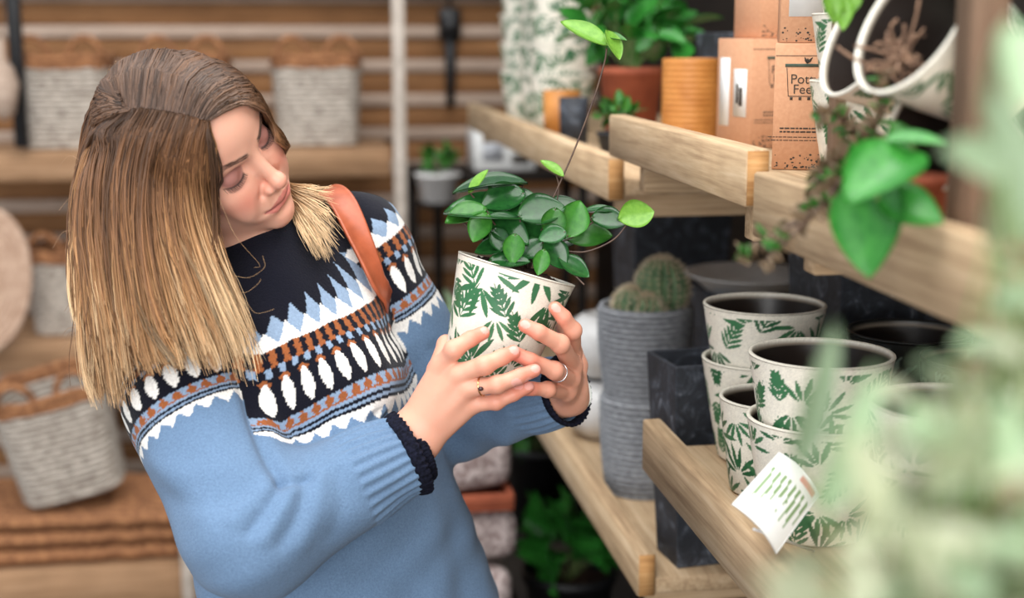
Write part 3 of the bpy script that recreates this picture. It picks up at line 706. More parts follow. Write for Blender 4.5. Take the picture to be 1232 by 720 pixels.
def basket_mesh(w, d, h, rows=15):
    m = MB(); n = 56; a = np.linspace(0, 2 * np.pi, n + 1); ce = lambda t, p: np.sign(t) * np.abs(t) ** p
    for r in range(rows):
        z = h * (r + .5) / rows; f = .90 + .10 * r / rows; wob = .0035 * np.sin(a * 28 + r * math.pi)
        P = np.stack([(w / 2 * f + wob) * ce(np.cos(a), .45), (d / 2 * f + wob) * ce(np.sin(a), .45), z + 0 * a], 1)
        V, F = tube_np(P, h / rows * .62, 5, cap=False); m.add(V, F)
    V, F = tube_np(np.array([[0, 0, .004], [0, 0, .012]]), min(w, d) * .44, 24); m.add(V * np.array([w / min(w, d), d / min(w, d), 1]), F)
    return m.mesh('wicker_body', MWICK, True)
def rim_mesh(w, d, h, seed):
    m = MB(); n = 60; a = np.linspace(0, 2 * np.pi, n + 1); ce = lambda t, p: np.sign(t) * np.abs(t) ** p
    for k, (z, r) in enumerate(((h + .006, .013), (h + .026, .012))):
        P = np.stack([w / 2 * ce(np.cos(a), .45), d / 2 * ce(np.sin(a), .45), z + .004 * np.sin(a * 9 + k)], 1); V, F = tube_np(P, r, 6, cap=False); m.add(V, F)
    rg = np.random.default_rng(seed)
    return m.mesh('raffia_rim', MRAF, True)
def loops_mesh(w, d, h, seed):
    m = MB(); rg = np.random.default_rng(seed)
    for sx in (-1, 1):
        c = np.array([sx * w * .28, -d * .45, h + .02]); q = np.linspace(0, math.pi, 12); P = c + np.stack([.05 * np.cos(q), -.01 * np.sin(q), .065 * np.sin(q)], 1); V, F = tube_np(P, .010, 6); m.add(V, F)
    return m.mesh('loop_handle', MRAF, True)
BK = {}
def basket(loc, w, d, h, label, rot=(0, 0, 0), group='pale wicker baskets on the rack', seed=0):
    k = (w, d, h)
    if k not in BK: BK[k] = (basket_mesh(w, d, h), rim_mesh(w, d, h, 1), loops_mesh(w, d, h, 2))
    e = empty('wicker_basket', loc, label, 'basket', group, rot)
    for nm, me in zip(('wicker_body', 'raffia_rim', 'loop_handle'), BK[k]): obj(nm, me, None, e)
    return e
def bk(px, pyb, w, d, h, zs, label, **kw):
    p = onY(px, pyb, YF + .06 + d / 2); return basket((p[0], YF + .06 + d / 2, zs + .0005), w, d, h, label, **kw)
bk(84, 190, .27, .24, .235, ZS1, 'pale wicker basket with brown rim beside the dark rack post')
bk(228, 190, .25, .24, .235, ZS1, 'pale wicker basket half hidden behind her head')
bk(383, 190, .255, .24, .235, ZS1, 'pale wicker basket with brown loops beside the pale rack post')
bk(96, 415, .25, .24, .22, ZS2, 'pale wicker basket on the middle rack shelf beside her hair')
bk(240, 415, .25, .24, .22, ZS2, 'pale wicker basket on the middle rack shelf hidden behind her hair')
# woven mats on the lowest shelf and the big tilted basket on them
xm = onY(95, 660, Y3 + .2)[0]
for q in range(3):
    e = empty('woven_mat', (xm, Y3 + .22, ZS3 + .0005 + q * .047), ['bottom', 'middle', 'top'][q] + ' brown woven mat in the pile under the tilted basket', 'mat', 'woven mats piled on the rack'); m = MB(); rg = np.random.default_rng(q)
    for r in range(9):
        y = -.17 + r * .042; P = np.stack([np.linspace(-.30, .30, 14), y + .004 * np.sin(np.linspace(0, 30, 14) + r * 3), .0225 + .003 * np.sin(np.linspace(0, 40, 14))], 1); V, F = tube_np(P, .0215, 6); m.add(V, F)
    o = m.build('plaited_straw', MRAF, e, smooth=True); o['kind'] = 'stuff'; e.rotation_euler = (0, 0, rg.uniform(-.08, .08))
pb = onY(78, 636, Y3 + .14)
bt = basket((pb[0] + .03, Y3 + .18, ZS3 + .185), .28, .25, .27, 'large pale wicker basket tilted on the pile of woven mats', rot=(.12, -.20, .1))
wt = onY(14, 315, YF - .12)                                    # a leaning tray at the edge
e = empty('woven_tray', (wt[0] - .10, YF - .12, ZS2), 'beige woven tray leaning upright at the outer end of the rack', 'tray', rot=(0, .12, .2)); m = MB()
a = np.linspace(0, 2 * np.pi, 41)
for q in range(9): V, F = tube_np(np.stack([(.02 + .012 * q) * np.cos(a), 0 * a, .20 + (.022 + .0225 * q) * np.sin(a)], 1), .0125, 6, cap=False); m.add(V, F)
m.build('coiled_straw', mat_noise('beige_straw', srgb(176, 144, 122), srgb(206, 176, 154), 40, .9, bump=.3), e, smooth=True)
e = empty('carved_ornament', (onY(2, 85, YF - .11)[0], YF - .11, 1.40), 'pale carved ornament hanging by the dark rack post', 'ornament'); m = MB(); m.lathe([(.001, -.02), (.03, 0), (.045, .08), (.03, .13), (.012, .14), (.012, .20), (.001, .21)], 24); m.build('ornament_body', MPAL, e, smooth=True)
m = MB(); V, F = tube_np(np.array([[0, 0, .205], [.02, .06, .40], [.035, .072, .55]]), .003, 5); m.add(V, F); m.build('hanging_cord', MSTEM, e)

# tool hanging on the slatted wall
p = onY(541, 30, 4.70); hk = empty('hanging_tool', (p[0], 4.70, 1.36), 'black tool hanging on the slatted wall', 'tool')
m = MB(); m.box(-.035, .035, -.02, .02, .24, .34, .006); m.lathe([(.001, 0), (.03, 0), (.034, .02), (.034, .05), (.001, .05)], 20, c=(0, -.015, .26)); m.build('tool_head', MBLACKP, hk)
m = MB(); V, F = tube_np(np.array([[0, 0, .25], [.002, 0, .14], [0, 0, .02]]), [.022, .018, .013], 10); m.add(V, F); m.build('tool_handle', MBLACKP, hk, smooth=True)
m = MB(); V, F = tube_np(np.array([[0, .015, .33], [0, .0, .36], [.0, .02, .39]]), .006, 8); m.add(V, F); m.build('hook', MBLACKP, hk, smooth=True)
# far low table with a white box and small planted bowl
tz = onY(600, 205, 4.35)[2]; tx = onY(590, 205, 4.35)[0]
ft = empty('far_table', (tx, 4.45, 0), 'dark slim table in front of the slatted wall carrying a white box', 'table'); plank('table_top', tx - .27, tx + .30, 4.28, 4.62, tz - .03, tz, MDRK, ft)
for sx in (-.26, .27):
    for yy in (4.30, 4.57): plank('leg', tx + sx, tx + sx + .03, yy, yy + .03, 0, tz - .03, MDRK, ft)
wx = onY(605, 175, 4.38)[0]
wbx = empty('white_box', (wx, 4.42, tz + .0005), 'white printed box lying on the dark far table', 'box'); m = MB(); m.box(-.095, .095, -.09, .09, 0, .125, .003); m.build('carton', MPAPER, wbx); m = MB(); m.box(-.07, -.005, -.0915, -.089, .03, .10); m.build('printed_panel', mat_noise('grey_print', srgb(150, 152, 160), srgb(210, 212, 216), 70, .7, bump=0), wbx); m = MB(); m.box(.02, .075, -.0915, -.089, .02, .05); m.build('printed_panel', MINK, wbx)
bw = onY(528, 236, 4.36)
e = potted('planted_bowl', (bw[0] - .02, 4.19, tz - .075), .066, .085, MWHITE, 'white bowl with a small green plant before the slatted wall', MLEAFM, 26, .045, .045, 31, BROAD, 'broad')
sb = empty('bowl_stand', (bw[0] - .02, 4.19, 0), 'slim dark pedestal under the white planted bowl', 'stand'); m = MB(); m.lathe([(.001, 0), (.055, 0), (.055, .012), (.014, .03), (.014, tz - .10), (.06, tz - .085), (.06, tz - .0755), (.001, tz - .0755)], 24); m.build('pedestal', MDRK, sb, smooth=False)
hp = empty('pale_hanging_plant', (.63, 3.25, 1.405 + .52), 'pale trailing plant hanging above the far leaf-print pots', 'plant'); 
bush(hp, (.56, 3.20, 1.80), .13, 36, .07, MVARG, 77, NARROW, 'narrow', stem=MSTEMG, hh=1.0, base=(.63, 3.25, 1.92), hang=.6)
plank('hanging_pot', .58, .68, 3.20, 3.30, 1.86, 1.925, MWHITE, hp, .01)
for sx in (.59, .67):
    V, F = tube_np(np.array([[sx, 3.25, 1.92], [.63, 3.25, 2.50]]), .002, 5); wobj('cord', V, F, MSTEM, hp)
struct(plank('trim_2', -2.0, 1.02, 3.22, 3.28, 2.50, 2.58, MPX, b=.003))

# ------------------------------------------------------------------ the floor display under the lowest shelf
MGRAV = mat_noise('pink_gravel', srgb(150, 128, 124), srgb(222, 206, 202), 70, .9, bump=.6, bdist=.006, lo=.4, hi=.6)
gp = onZ(590, 712, .30)
def bag_mesh(seed):
    rg = np.random.default_rng(seed)
    f = lambda P: (lambda q: np.linalg.norm(np.maximum(q, 0), axis=1) + np.minimum(q.max(1), 0) - .035)(np.abs(P) - np.array([.115, .10, .022], np.float32)) + .006 * np.sin(P[:, 0] * 38 + seed) * np.sin(P[:, 1] * 31 + seed * 2)
    V, Q = surface_nets(f, (-.19, -.18, -.09), (.19, .18, .09), .010); return mesh_np('gravel_bag', relax(V, Q, 1), Q)
bx_, by_ = .27, 2.95
pal = empty('low_trolley', (bx_ + .04, by_, 0), 'low dark trolley under the bags of pink gravel', 'trolley'); plank('trolley_deck', bx_ - .13, bx_ + .20, by_ - .18, by_ + .16, .35, .38, MDRK, pal)
for sx in (-.12, .16):
    for sy in (-.17, .12): plank('leg', bx_ + sx, bx_ + sx + .03, by_ + sy, by_ + sy + .03, 0, .35, MDRK, pal)
zz = .382
for q in range(2):
    o = obj('gravel_bag', bag_mesh(q), MGRAV, None, (bx_ + .02, by_, zz + .062)); o.rotation_euler = (0, 0, .1 * q); tag(o, ['pink gravel bag lying on the trolley under the terracotta tray', 'pink gravel bag between the two terracotta trays'][q] if q == 0 else 'pink gravel bag lying second from the trolley deck', 'bag', 'bags of pink gravel'); zz += .127
tr_ = empty('terracotta_tray', (bx_ + .03, by_ - .01, zz), 'flat terracotta tray between the pink gravel bags', 'tray'); m = MB(); m.box(-.12, .14, -.13, .12, 0, .008, .003); m.build('tray_base', MTERRA, tr_); m = MB()
for b_ in ((-.12, .14, -.13, -.118), (-.12, .14, .108, .12), (-.12, -.108, -.118, .108), (.128, .14, -.118, .108)): m.box(*b_, .008, .038, .002)
m.build('tray_rim', MTERRA, tr_)
zz += .0385
for q in range(2):
    o = obj('gravel_bag', bag_mesh(q + 3), MGRAV, None, (bx_ + .02, by_, zz + .062)); o.rotation_euler = (0, 0, -.08 * q); tag(o, ['pink gravel bag resting on the terracotta tray', 'topmost pink gravel bag beside the grey-green tuft'][q], 'bag', 'bags of pink gravel'); zz += .127
potted('tuft_pot', (bx_ + .04, by_ + .02, zz), .05, .045, MBLACKP, 'grey-green tuft in a black pot on the gravel bags', MVARG, 40, .075, .06, 41, NARROW, 'narrow', hh=.6)
for i, (x, y, z, r, h, lb, mt, L, sd, rad) in enumerate(((.60, 3.02, .20, .105, .22, 'broad green leafy plant in a black bucket below the lowest shelf', MLEAFB, .095, 51, .105), (.40, 2.62, 0, .10, .0, '', None, 0, 0, 0), (.585, 3.35, .42, .085, .20, 'bushy green plant in a dark bucket under the far shelf', MLEAFM, .06, 52, .08))):
    if not mt: continue
    cr = empty('crate', (x, y, 0), ['dark crate under the broad leafy plant', '', 'tall dark crate under the bushy plant'][i], 'crate'); m = MB()
    for sx in (-1, 1):
        for sy in (-1, 1): m.box(sx * .12 - .012, sx * .12 + .012, sy * .12 - .012, sy * .12 + .012, 0, z)
    m.build('crate_frame', MBLACKP, cr)
    for q in range(4): plank('slat', x - .13, x + .13, y - .13 + q * .068, y - .13 + q * .068 + .056, z - .012, z - .0005, MDRK, cr)
    potted('bucket_plant', (x, y, z), r, h, MBLACKP, lb, mt, 46, L, rad, sd, BROAD, 'broad', hh=.8)

# ------------------------------------------------------------------ plants on the near upper shelf
tp = empty('trailing_succulent', (.50, 1.20, Z_U1 + .0005), 'trailing reddish succulent spilling over the lip board', 'plant'); m = MB(); m.lathe([(.012, 0), (.020, 0), (.026, .045), (.028, .045), (.028, .050), (.024, .050), (.001, .042)], 24); m.build('pot', MTERRA, tp)
rg = np.random.default_rng(61)
runs = [[(1030, 178, 1.19), (1020, 205, 1.15), (1000, 235, 1.12), (965, 262, 1.11), (930, 285, 1.11), (897, 300, 1.11), (892, 310, 1.11)], [(1032, 178, 1.19), (1012, 215, 1.13), (985, 250, 1.10), (950, 285, 1.09), (920, 318, 1.09)],
        [(1035, 178, 1.18), (1040, 200, 1.13), (1030, 230, 1.10), (1012, 262, 1.09)], [(1030, 178, 1.19), (1020, 150, 1.18), (1000, 135, 1.17), (985, 140, 1.17)], [(1030, 180, 1.18), (1050, 160, 1.15), (1062, 120, 1.14), (1060, 90, 1.14)], [(1028, 180, 1.18), (1000, 196, 1.14), (985, 215, 1.13), (975, 250, 1.12)]]
m = MB()
for q, r_ in enumerate(runs):
    P = catmull(np.array([at(*p) for p in r_]), 26); V, F = tube_np(P, np.linspace(.0026, .0016, 26), 6); m.add(V - np.array(tp.location), F)
    for k in range(2, 26):
        for s in range(2):
            d = P[min(k + 1, 25)] - P[k - 1]; d /= np.linalg.norm(d); o_ = rg.normal(0, 1, 3); o_ -= d * (o_ @ d); o_ /= np.linalg.norm(o_)
            leaf_obj('succ', dict(W=.6, cup=.2, bend=.1, th=.12, n=6, m=4), (MSUCC if rg.uniform() < .75 else MLEAFM), tp, P[k], o_ + d * .5, d + np.array([0, 0, .5]), rg.uniform(.009, .016))
m.build('stems', MSTEM, tp, smooth=True)
gp_ = empty('broad_leaf_plant', (.500, 1.09, Z_U1 + .0005), 'glossy broad-leaved plant hanging over the upper lip board', 'plant'); m = MB(); m.lathe([(.012, 0), (.022, 0), (.028, .045), (.031, .045), (.031, .052), (.026, .052), (.001, .044)], 24); m.build('pot', MTERRA, gp_)
m = MB(); b0 = np.array([.500, 1.09, Z_U1 + .048])
for (bp, tpx, wd, nz_, mt) in (((1052, 210, 1.04), (1040, 330, 1.02), .75, (-.6, .2, .8), MLEAFB), ((1055, 240, 1.03), (1136, 262, 1.01), .80, (-.1, .6, .8), MLEAFB), ((1098, 180, 1.04), (1020, 232, 1.00), .72, (-.1, .7, .6), MLEAFB), ((1062, 170, 1.05), (1140, 165, 1.03), .55, (0, .9, .5), MLEAFB), ((1090, 190, 1.06), (1075, 145, 1.06), .8, (-.2, .2, .9), MLEAFM), ((1045, 195, 1.06), (1018, 215, 1.04), .6, (-.4, .6, .6), MLEAFM)):
    A, B = at(*bp), at(*tpx); nn = cR * nz_[0] + cU * nz_[1] - cF * nz_[2]
    leaf_obj('bl%.2f' % wd, dict(W=wd, cup=.16, bend=.12, n=13, m=9), mt, gp_, A, B - A, nn, np.linalg.norm(B - A))
    V, F = tube_np(catmull(np.array([b0, (b0 + A) / 2 + np.array([-.005, 0, .02]), A]), 8), .0018, 6); m.add(V - np.array(gp_.location), F)
m.build('stems', MSTEMG, gp_, smooth=True)
fn = empty('top_sprig', (.53, 1.28, 1.80), 'light green sprig hanging from above beside the leaf-print pots', 'plant'); m = MB(); A = at(1012, -40, 1.22)
for q, (u, v, L_) in enumerate(((1000, -6, .03), (1012, 2, .032), (1020, -10, .03), (1004, 6, .026), (1016, 10, .024), (1026, 0, .026))):
    p = at(u, v - 8, 1.22 + .004 * q); leaf_obj('sprig', BROAD, MLEAFY, fn, p, at(u + 4 - q, v + 22, 1.215) - p, -cF + cU * .3, L_)
    V, F = tube_np(np.array([A, (A + p) / 2 + .002, p]), .0008, 4); m.add(V - np.array(fn.location), F)
V, F = tube_np(catmull(np.array([A, A + np.array([0, -.06, .05]), np.array([.506, 1.016, 2.02])]), 10), .0012, 5); m.add(V - np.array(fn.location), F)
m.build('stems', MSTEMG, fn)

# ------------------------------------------------------------------ tall variegated plant on a stand close to the camera
sx_, sy_ = .30, .52
st = empty('plant_stand', (sx_, sy_, 0), 'slim timber plant stand close to the camera', 'stand'); m = MB(); m.lathe([(.001, 1.06), (.12, 1.06), (.125, 1.065), (.125, 1.083), (.12, 1.088), (.001, 1.088)], 40); m.build('stand_top', MPX, st)
for q in range(4):
    an = math.pi / 4 + q * math.pi / 2; V, F = tube_np(np.array([[.09 * math.cos(an), .09 * math.sin(an), 1.062], [.13 * math.cos(an), .13 * math.sin(an), .0]]), .012, 8); m = MB(); m.add(V, F); m.build('leg', MPZ, st, smooth=True)
vp = empty('variegated_plant', (sx_, sy_, 1.0885), 'pale variegated trailing plant blurred in front of the lower shelf pots', 'plant'); m = MB(); m.lathe([(.03, 0), (.065, 0), (.085, .13), (.09, .13), (.09, .15), (.08, .15), (.076, .13), (.001, .13)], 36); m.build('pot', MTERRA, vp)
m = MB(); m.lathe([(.001, .135), (.077, .132)], 24); m.build('soil', MSOIL, vp)
rg = np.random.default_rng(71); top = np.array([sx_, sy_, 1.0885 + .13]); ms = MB()
targets = []
for q in range(84):
    while True:
        px, py = rg.uniform(880, 1290), rg.uniform(230, 780); edge = np.interp(py, [230, 330, 420, 520, 620, 700, 780], [1180, 1120, 1090, 1040, 985, 925, 880])
        if px > edge and rg.uniform() < sstep(edge, edge + 90, px) * .85 + .12: break
    targets.append((px, py, rg.uniform(.46, .66)))
for q in range(20):
    py = rg.uniform(430, 740); targets.append((rg.uniform(np.interp(py, [430, 560, 740], [1120, 1040, 960]), 1260), py, rg.uniform(.50, .62)))
nl = 0
for (px, py, d) in targets:
    tip = at(px, py, d); mid = (top + tip) / 2 + np.array([rg.normal(0, .02), rg.normal(0, .02), .03]); P = catmull(np.array([top + np.array([rg.normal(0, .03), rg.normal(0, .03), -.004]), mid, tip]), 14)
    V, F = tube_np(P, .0011, 4); ms.add(V - np.array(vp.location), F)
    for k in range(6, 14):
        if nl >= 299 or rg.uniform() < .64: continue
        dd = P[min(13, k + 1)] - P[k - 1]; dd /= np.linalg.norm(dd); o_ = rg.normal(0, 1, 3); o_ -= dd * (o_ @ dd); o_ /= np.linalg.norm(o_)
        leaf_obj('vari', dict(W=.52, cup=.15, bend=.2, n=7, m=5), (MVARI if rg.uniform() < .66 else (MVARG if rg.uniform() < .85 else MSUCC)), vp, P[k], o_ + dd * .5, np.array([0, 0, 1.]) - cF * .6 + rg.normal(0, .5, 3), rg.uniform(.020, .033)); nl += 1
for (a_, b_, w_, mt) in (((958, 566, .66), (1012, 395, .64), .22, MVARG), ((990, 620, .54), (1060, 450, .52), .28, MVARG), ((1060, 640, .5), (1030, 520, .48), .4, MVARI), ((1120, 600, .52), (1180, 480, .5), .45, MVARI), ((1000, 740, .5), (920, 690, .48), .5, MVARI), ((1150, 720, .5), (1080, 620, .48), .5, MVARI), ((1205, 205, .58), (1140, 175, .56), .55, MVARG), ((1240, 300, .60), (1205, 110, .58), .40, MVARG), ((1215, 30, .60), (1232, 130, .58), .5, MVARG), ((1190, 160, .62), (1222, 20, .60), .4, MVARI), ((1195, 300, .64), (1215, 190, .62), .5, MVARI)):
    A, B = at(*a_), at(*b_); leaf_obj('long%.2f' % w_, dict(W=w_, cup=.2, bend=.1, n=11, m=7), mt, vp, A, B - A, -cF + cU * .3 + cR * .2, np.linalg.norm(B - A))
    V, F = tube_np(catmull(np.array([top, (top + A) / 2 + np.array([.01, 0, .02]), A]), 8), .0013, 4); ms.add(V - np.array(vp.location), F)
ms.build('stems', MSTEMG, vp)

# ------------------------------------------------------------------ the potted plant in her hands
PC = C3(621.5, 324.0, 1.648); pa = np.array([.286, .958, .055]); pa /= np.linalg.norm(pa)
paw = pa[0] * cR + pa[1] * cU - pa[2] * cF; PH = .128
base = cam2world((PC - pa * PH)[None])[0]
hp_ = empty('potted_hoya', base, 'glossy trailing green plant in a leaf-print pot held in her hands', 'plant')
rotm = (Vector((0, 0, 1)).rotation_difference(Vector(paw)).to_matrix() @ Matrix.Rotation(2.2, 3, 'Z')).to_4x4()
pm = pot_mesh('pot', .0705, .0490, PH, 480, 180, 23, 46, thick=.0046); pm.materials.append(MCER)
o = obj('pot', pm, None, hp_); o.matrix_local = rotm
V = []; 
n_, m_ = 60, 14; a = np.linspace(0, 2 * np.pi, n_, endpoint=False); rr_ = np.linspace(0, .0655, m_); rg = np.random.default_rng(9)
Zs = PH - .006 + .010 * (1 - (rr_ / .0655) ** 2)[:, None] + rg.normal(0, .0022, (m_, n_)); Zs[-1] = PH - .010
V = np.stack([rr_[:, None] * np.cos(a), rr_[:, None] * np.sin(a), Zs], -1).reshape(-1, 3); i = np.arange(m_ - 1)[:, None] * n_; j = np.arange(n_)[None]; k = (j + 1) % n_
o = obj('soil', mesh_np('soil', V, np.stack([i + j, i + n_ + j, i + n_ + k, i + k], -1).reshape(-1, 4)), MSOIL, hp_); o.matrix_local = rotm
sp0 = PC - pa * .004
#        cx   cy   depth len wid  angle  facing(x,y,z)    tone
LV = [(587, 222, 1.665, 78, 30, 187, (.0, .95, .28), 0), (575, 217, 1.650, 32, 11, 52, (-.5, .3, .7), 2), (604, 239, 1.640, 48, 30, 205, (.1, .6, .75), 0), (631, 236, 1.660, 36, 20, 340, (.1, .9, .4), 0),
      (590, 254, 1.625, 92, 32, 352, (-.1, .88, .40), 0), (559, 258, 1.620, 46, 24, 200, (-.1, .75, .6), 1), (577, 274, 1.600, 34, 28, 245, (-.2, .35, .9), 1), (612, 276, 1.610, 52, 26, 318, (-.1, .6, .8), 0),
      (653, 253, 1.615, 52, 34, 20, (.0, .55, .8), 0), (666, 270, 1.605, 34, 28, 262, (.1, .2, .95), 1), (691, 262, 1.625, 42, 36, 70, (.1, .1, .95), 1), (664, 283, 1.595, 30, 22, 200, (.1, .5, .8), 0),
      (708, 282, 1.640, 54, 30, 2, (.0, .35, .9), 1), (727, 254, 1.650, 42, 18, 6, (.0, .95, .25), 0), (734, 264, 1.630, 38, 28, 352, (.0, .55, .8), 0), (767, 258, 1.625, 40, 30, 18, (.1, .35, .9), 2),
      (618, 300, 1.590, 32, 22, 265, (.0, .3, .9), 1), (591, 298, 1.605, 38, 20, 185, (-.1, .7, .6), 0), (614, 313, 1.590, 44, 20, 8, (.0, .7, .6), 0), (651, 316, 1.585, 28, 17, 255, (.1, .2, .9), 1),
      (669, 306, 1.600, 36, 28, 300, (.1, .3, .9), 0), (692, 321, 1.600, 38, 22, 328, (.2, .5, .8), 0), (640, 282, 1.625, 40, 30, 90, (.0, .4, .9), 0), (600, 283, 1.640, 44, 30, 150, (-.1, .5, .8), 0),
      (660, 298, 1.640, 44, 32, 40, (.1, .4, .9), 0), (632, 262, 1.650, 44, 30, 120, (.0, .6, .7), 0), (680, 284, 1.650, 40, 30, 10, (.0, .5, .8), 0), (620, 246, 1.680, 60, 30, 170, (.0, .85, .5), 0),
      (575, 246, 1.690, 50, 26, 175, (.0, .9, .4), 0), (680, 250, 1.690, 50, 30, 20, (.0, .8, .5), 0), (640, 300, 1.610, 30, 22, 220, (0, .4, .9), 0), (602, 290, 1.600, 30, 20, 300, (-.1, .4, .9), 0),
      (703, 37, 1.640, 56, 20, 148, (.3, .55, .75), 2), (739, 54, 1.636, 34, 17, 292, (.5, .4, .7), 2), (742, 45, 1.646, 24, 16, 10, (.2, .8, .5), 1), (664, 201, 1.640, 30, 11, 133, (.3, .6, .7), 2)]
sm = MB(); rg = np.random.default_rng(15)
for (cx, cy, d, L_, W_, an, nf, tone) in LV:
    an = math.radians(an); u = np.array([math.cos(an), math.sin(an), 0.0]); l = 1.10 * L_ * d / FPX
    nv = np.array(nf, float); nv /= np.linalg.norm(nv)
    u = u - nv * (u @ nv) * .8; u /= np.linalg.norm(u); l = l / max(.55, np.hypot(u[0], u[1])) * 1.0
    c = C3(cx, cy, d); A = c - u * l / 2
    ww = min(.85, max(.34, W_ / L_ / max(.35, abs(nv[2])) )); ww = round(ww * 12) / 12
    Aw = cam2world(A[None])[0]; uw = cam2world((A + u)[None])[0] - Aw; nw = cam2world((A + nv)[None])[0] - Aw
    leaf_obj('hoya%.2f' % ww, dict(W=ww, cup=.14, bend=.10, n=15, m=9, tip=1.15, th=.022, notch=.06), (MLEAF, MLEAFM, MLEAFY)[tone], hp_, Aw, uw, nw, l)
    if cy > 210 and cx < 755:
        S0 = sp0 + np.array([rg.normal(0, .015), 0, rg.normal(0, .012)]); V, F = tube_np(cam2world(catmull(np.array([S0, (S0 + A) / 2 + np.array([0, .008, 0]), A]), 8)), .0011, 5); sm.add(V - base, F)
for pts, r_ in (([(640, 300, 1.645), (652, 272, 1.642), (664, 242, 1.64), (690, 183, 1.64), (714, 120, 1.64), (727, 76, 1.64), (730, 58, 1.64)], .0011), ([(660, 300, 1.645), (667, 262, 1.642), (672, 226, 1.64), (669, 210, 1.64)], .0008),
               ([(640, 305, 1.64), (672, 302, 1.625), (705, 303, 1.62), (736, 290, 1.62), (752, 273, 1.622), (756, 262, 1.625)], .0010), ([(650, 300, 1.64), (690, 285, 1.635), (720, 262, 1.64)], .0009), ([(690, 330, 1.60), (698, 338, 1.585), (703, 343, 1.58)], .0009)):
    V, F = tube_np(cam2world(catmull(np.array([C3(*p) for p in pts]), 40)), r_, 6); sm.add(V - base, F)
sm.build('stems', MSTEM, hp_, smooth=True)
# ------------------------------------------------------------------ the woman
PB = at(420, 700, 1.76); PB[2] = 0.0
person = empty('person', PB, 'woman in a light blue patterned jumper, head bowed over a potted plant', 'person')

# head frame (columns: her left, up, forward) in camera axes, origin between the eyes
fL = np.array([.425, .775, -.467]); fF = np.array([.890, -.255, .378])
fL /= np.linalg.norm(fL); fF -= fL * (fF @ fL); fF /= np.linalg.norm(fF); fU = np.cross(fF, fL)
_a = math.radians(6.0); fF, fU = fF * math.cos(_a) + fU * math.sin(_a), fU * math.cos(_a) - fF * math.sin(_a)
FR = np.stack([fL, fU, fF], 1); FO = np.array([-.2856, .1560, -1.548])
def to_face(P): return (P - FO.astype(np.float32)) @ FR.astype(np.float32)
def from_face(Q): return FO + np.asarray(Q, float) @ FR.T
mm = lambda *a: np.array(a, np.float32) / 1000.

NB = C3(325, 352, 1.69)                       # pit of the neck
def head_sdf(P):
    q = to_face(P)
    a = q.copy(); a[:, 0] = np.abs(a[:, 0])       # the face is symmetric
    d = ell(q, mm(0, 27, -84), mm(72, 84, 94))
    d = smin(d, ell(q, mm(0, 42, -40), mm(56, 50, 49)), .02)             # forehead
    d = smin(d, ell(q, mm(0, -36, -45), mm(54, 62, 49)), .025)           # mid face
    d = smin(d, ell(a, mm(33, -27, -18), mm(20, 17, 18)), .018)          # cheekbone
    d = smin(d, ell(a, mm(24, -52, -12), mm(22, 24, 17)), .018)          # cheek
    d = smin(d, cone(a, mm(0, -95, -14), mm(47, -62, -74), .016, .015), .028)   # jaw
    d = smin(d, ell(q, mm(0, -96, -6), mm(18, 14, 14)), .016)            # chin
    d = smin(d, ell(q, mm(0, -66, -8), mm(27, 24, 20)), .014)            # mouth mound
    # eye hollows, then brow and lids
    d = smax(d, -ell(a, mm(31, -2, 11), mm(19, 11, 14)), .012)
    d = smax(d, -ell(a, mm(16, -3, 12), mm(7, 9, 10)), .010)
    d = smin(d, cone(a, mm(11, 16, 1), mm(40, 20, -11), .0062, .0055), .012)
    d = smin(d, ell(a, mm(30.5, -2, -12.5), mm(14.6, 13.2, 13.6)), .0022)          # closed lid over the eye
    d = smin(d, cone(a, mm(20, -13, -4), mm(40, -12, -11), .004, .0035), .007)     # under-eye
    # nose
    d = smin(d, cone(q, mm(0, 8, 2), mm(0, -34, 20), .0054, .0080), .011)
    d = smin(d, sph(q, mm(0, -36, 22.5), .0090), .006)
    d = smin(d, ell(a, mm(10.8, -42, 10), mm(6.4, 6.2, 9.5)), .0055)
    d = smin(d, cone(q, mm(0, -44, 18), mm(0, -52, 10), .004, .004), .006)
    d = smax(d, -cone(a, mm(5.4, -49, 16), mm(6.4, -45, 12), .0026, .0022), .002)
    d = smax(d, -cone(a, mm(15.5, -36, 8), mm(18.5, -45, 5), .0012, .0018), .006)  # wing groove
    # lips
    up = smin(cone(a, mm(5, -63.5, 9.2), mm(23.5, -68, 1.2), .0046, .0018), cone(a, mm(0, -65, 9.6), mm(5, -63.5, 9.2), .0044, .0046), .004)
    lo = smin(cone(a, mm(0, -74, 7.6), mm(12, -73, 5.6), .0054, .0048), cone(a, mm(12, -73, 5.6), mm(22.5, -69.5, 1.2), .0048, .0016), .004)
    d = smin(d, up, .0035); d = smin(d, lo, .0035)
    d = smax(d, -smin(cone(a, mm(0, -68.8, 16), mm(10, -68.6, 13), .0011, .0011), cone(a, mm(10, -68.6, 13), mm(25, -67.5, 4.4), .0011, .0010), .003), .0022)
    d = smax(d, -cone(q, mm(0, -56, 15.5), mm(0, -61, 16.2), .0016, .0018), .004)   # philtrum
    d = smax(d, -ell(q, mm(0, -83, 12.5), mm(15, 4, 5)), .008)                      # chin crease
    d = smax(d, -cone(a, mm(24, -44, 12), mm(31, -66, 8), .0012, .0015), .012)      # smile fold
    # ear
    e = ell(a, mm(71, -14, -88), mm(6, 30, 18)); e = smax(e, -ell(a, mm(78, -10, -85), mm(6, 20, 11)), .004)
    d = smin(d, e, .006)
    # neck
    ne = smin(cone(P, from_face(mm(0, -58, -84)), C3(300, 294, 1.690), .049, .049), cone(P, C3(300, 294, 1.690), C3(330, 360, 1.695), .049, .055), .03)
    return smin(d, ne, .02)

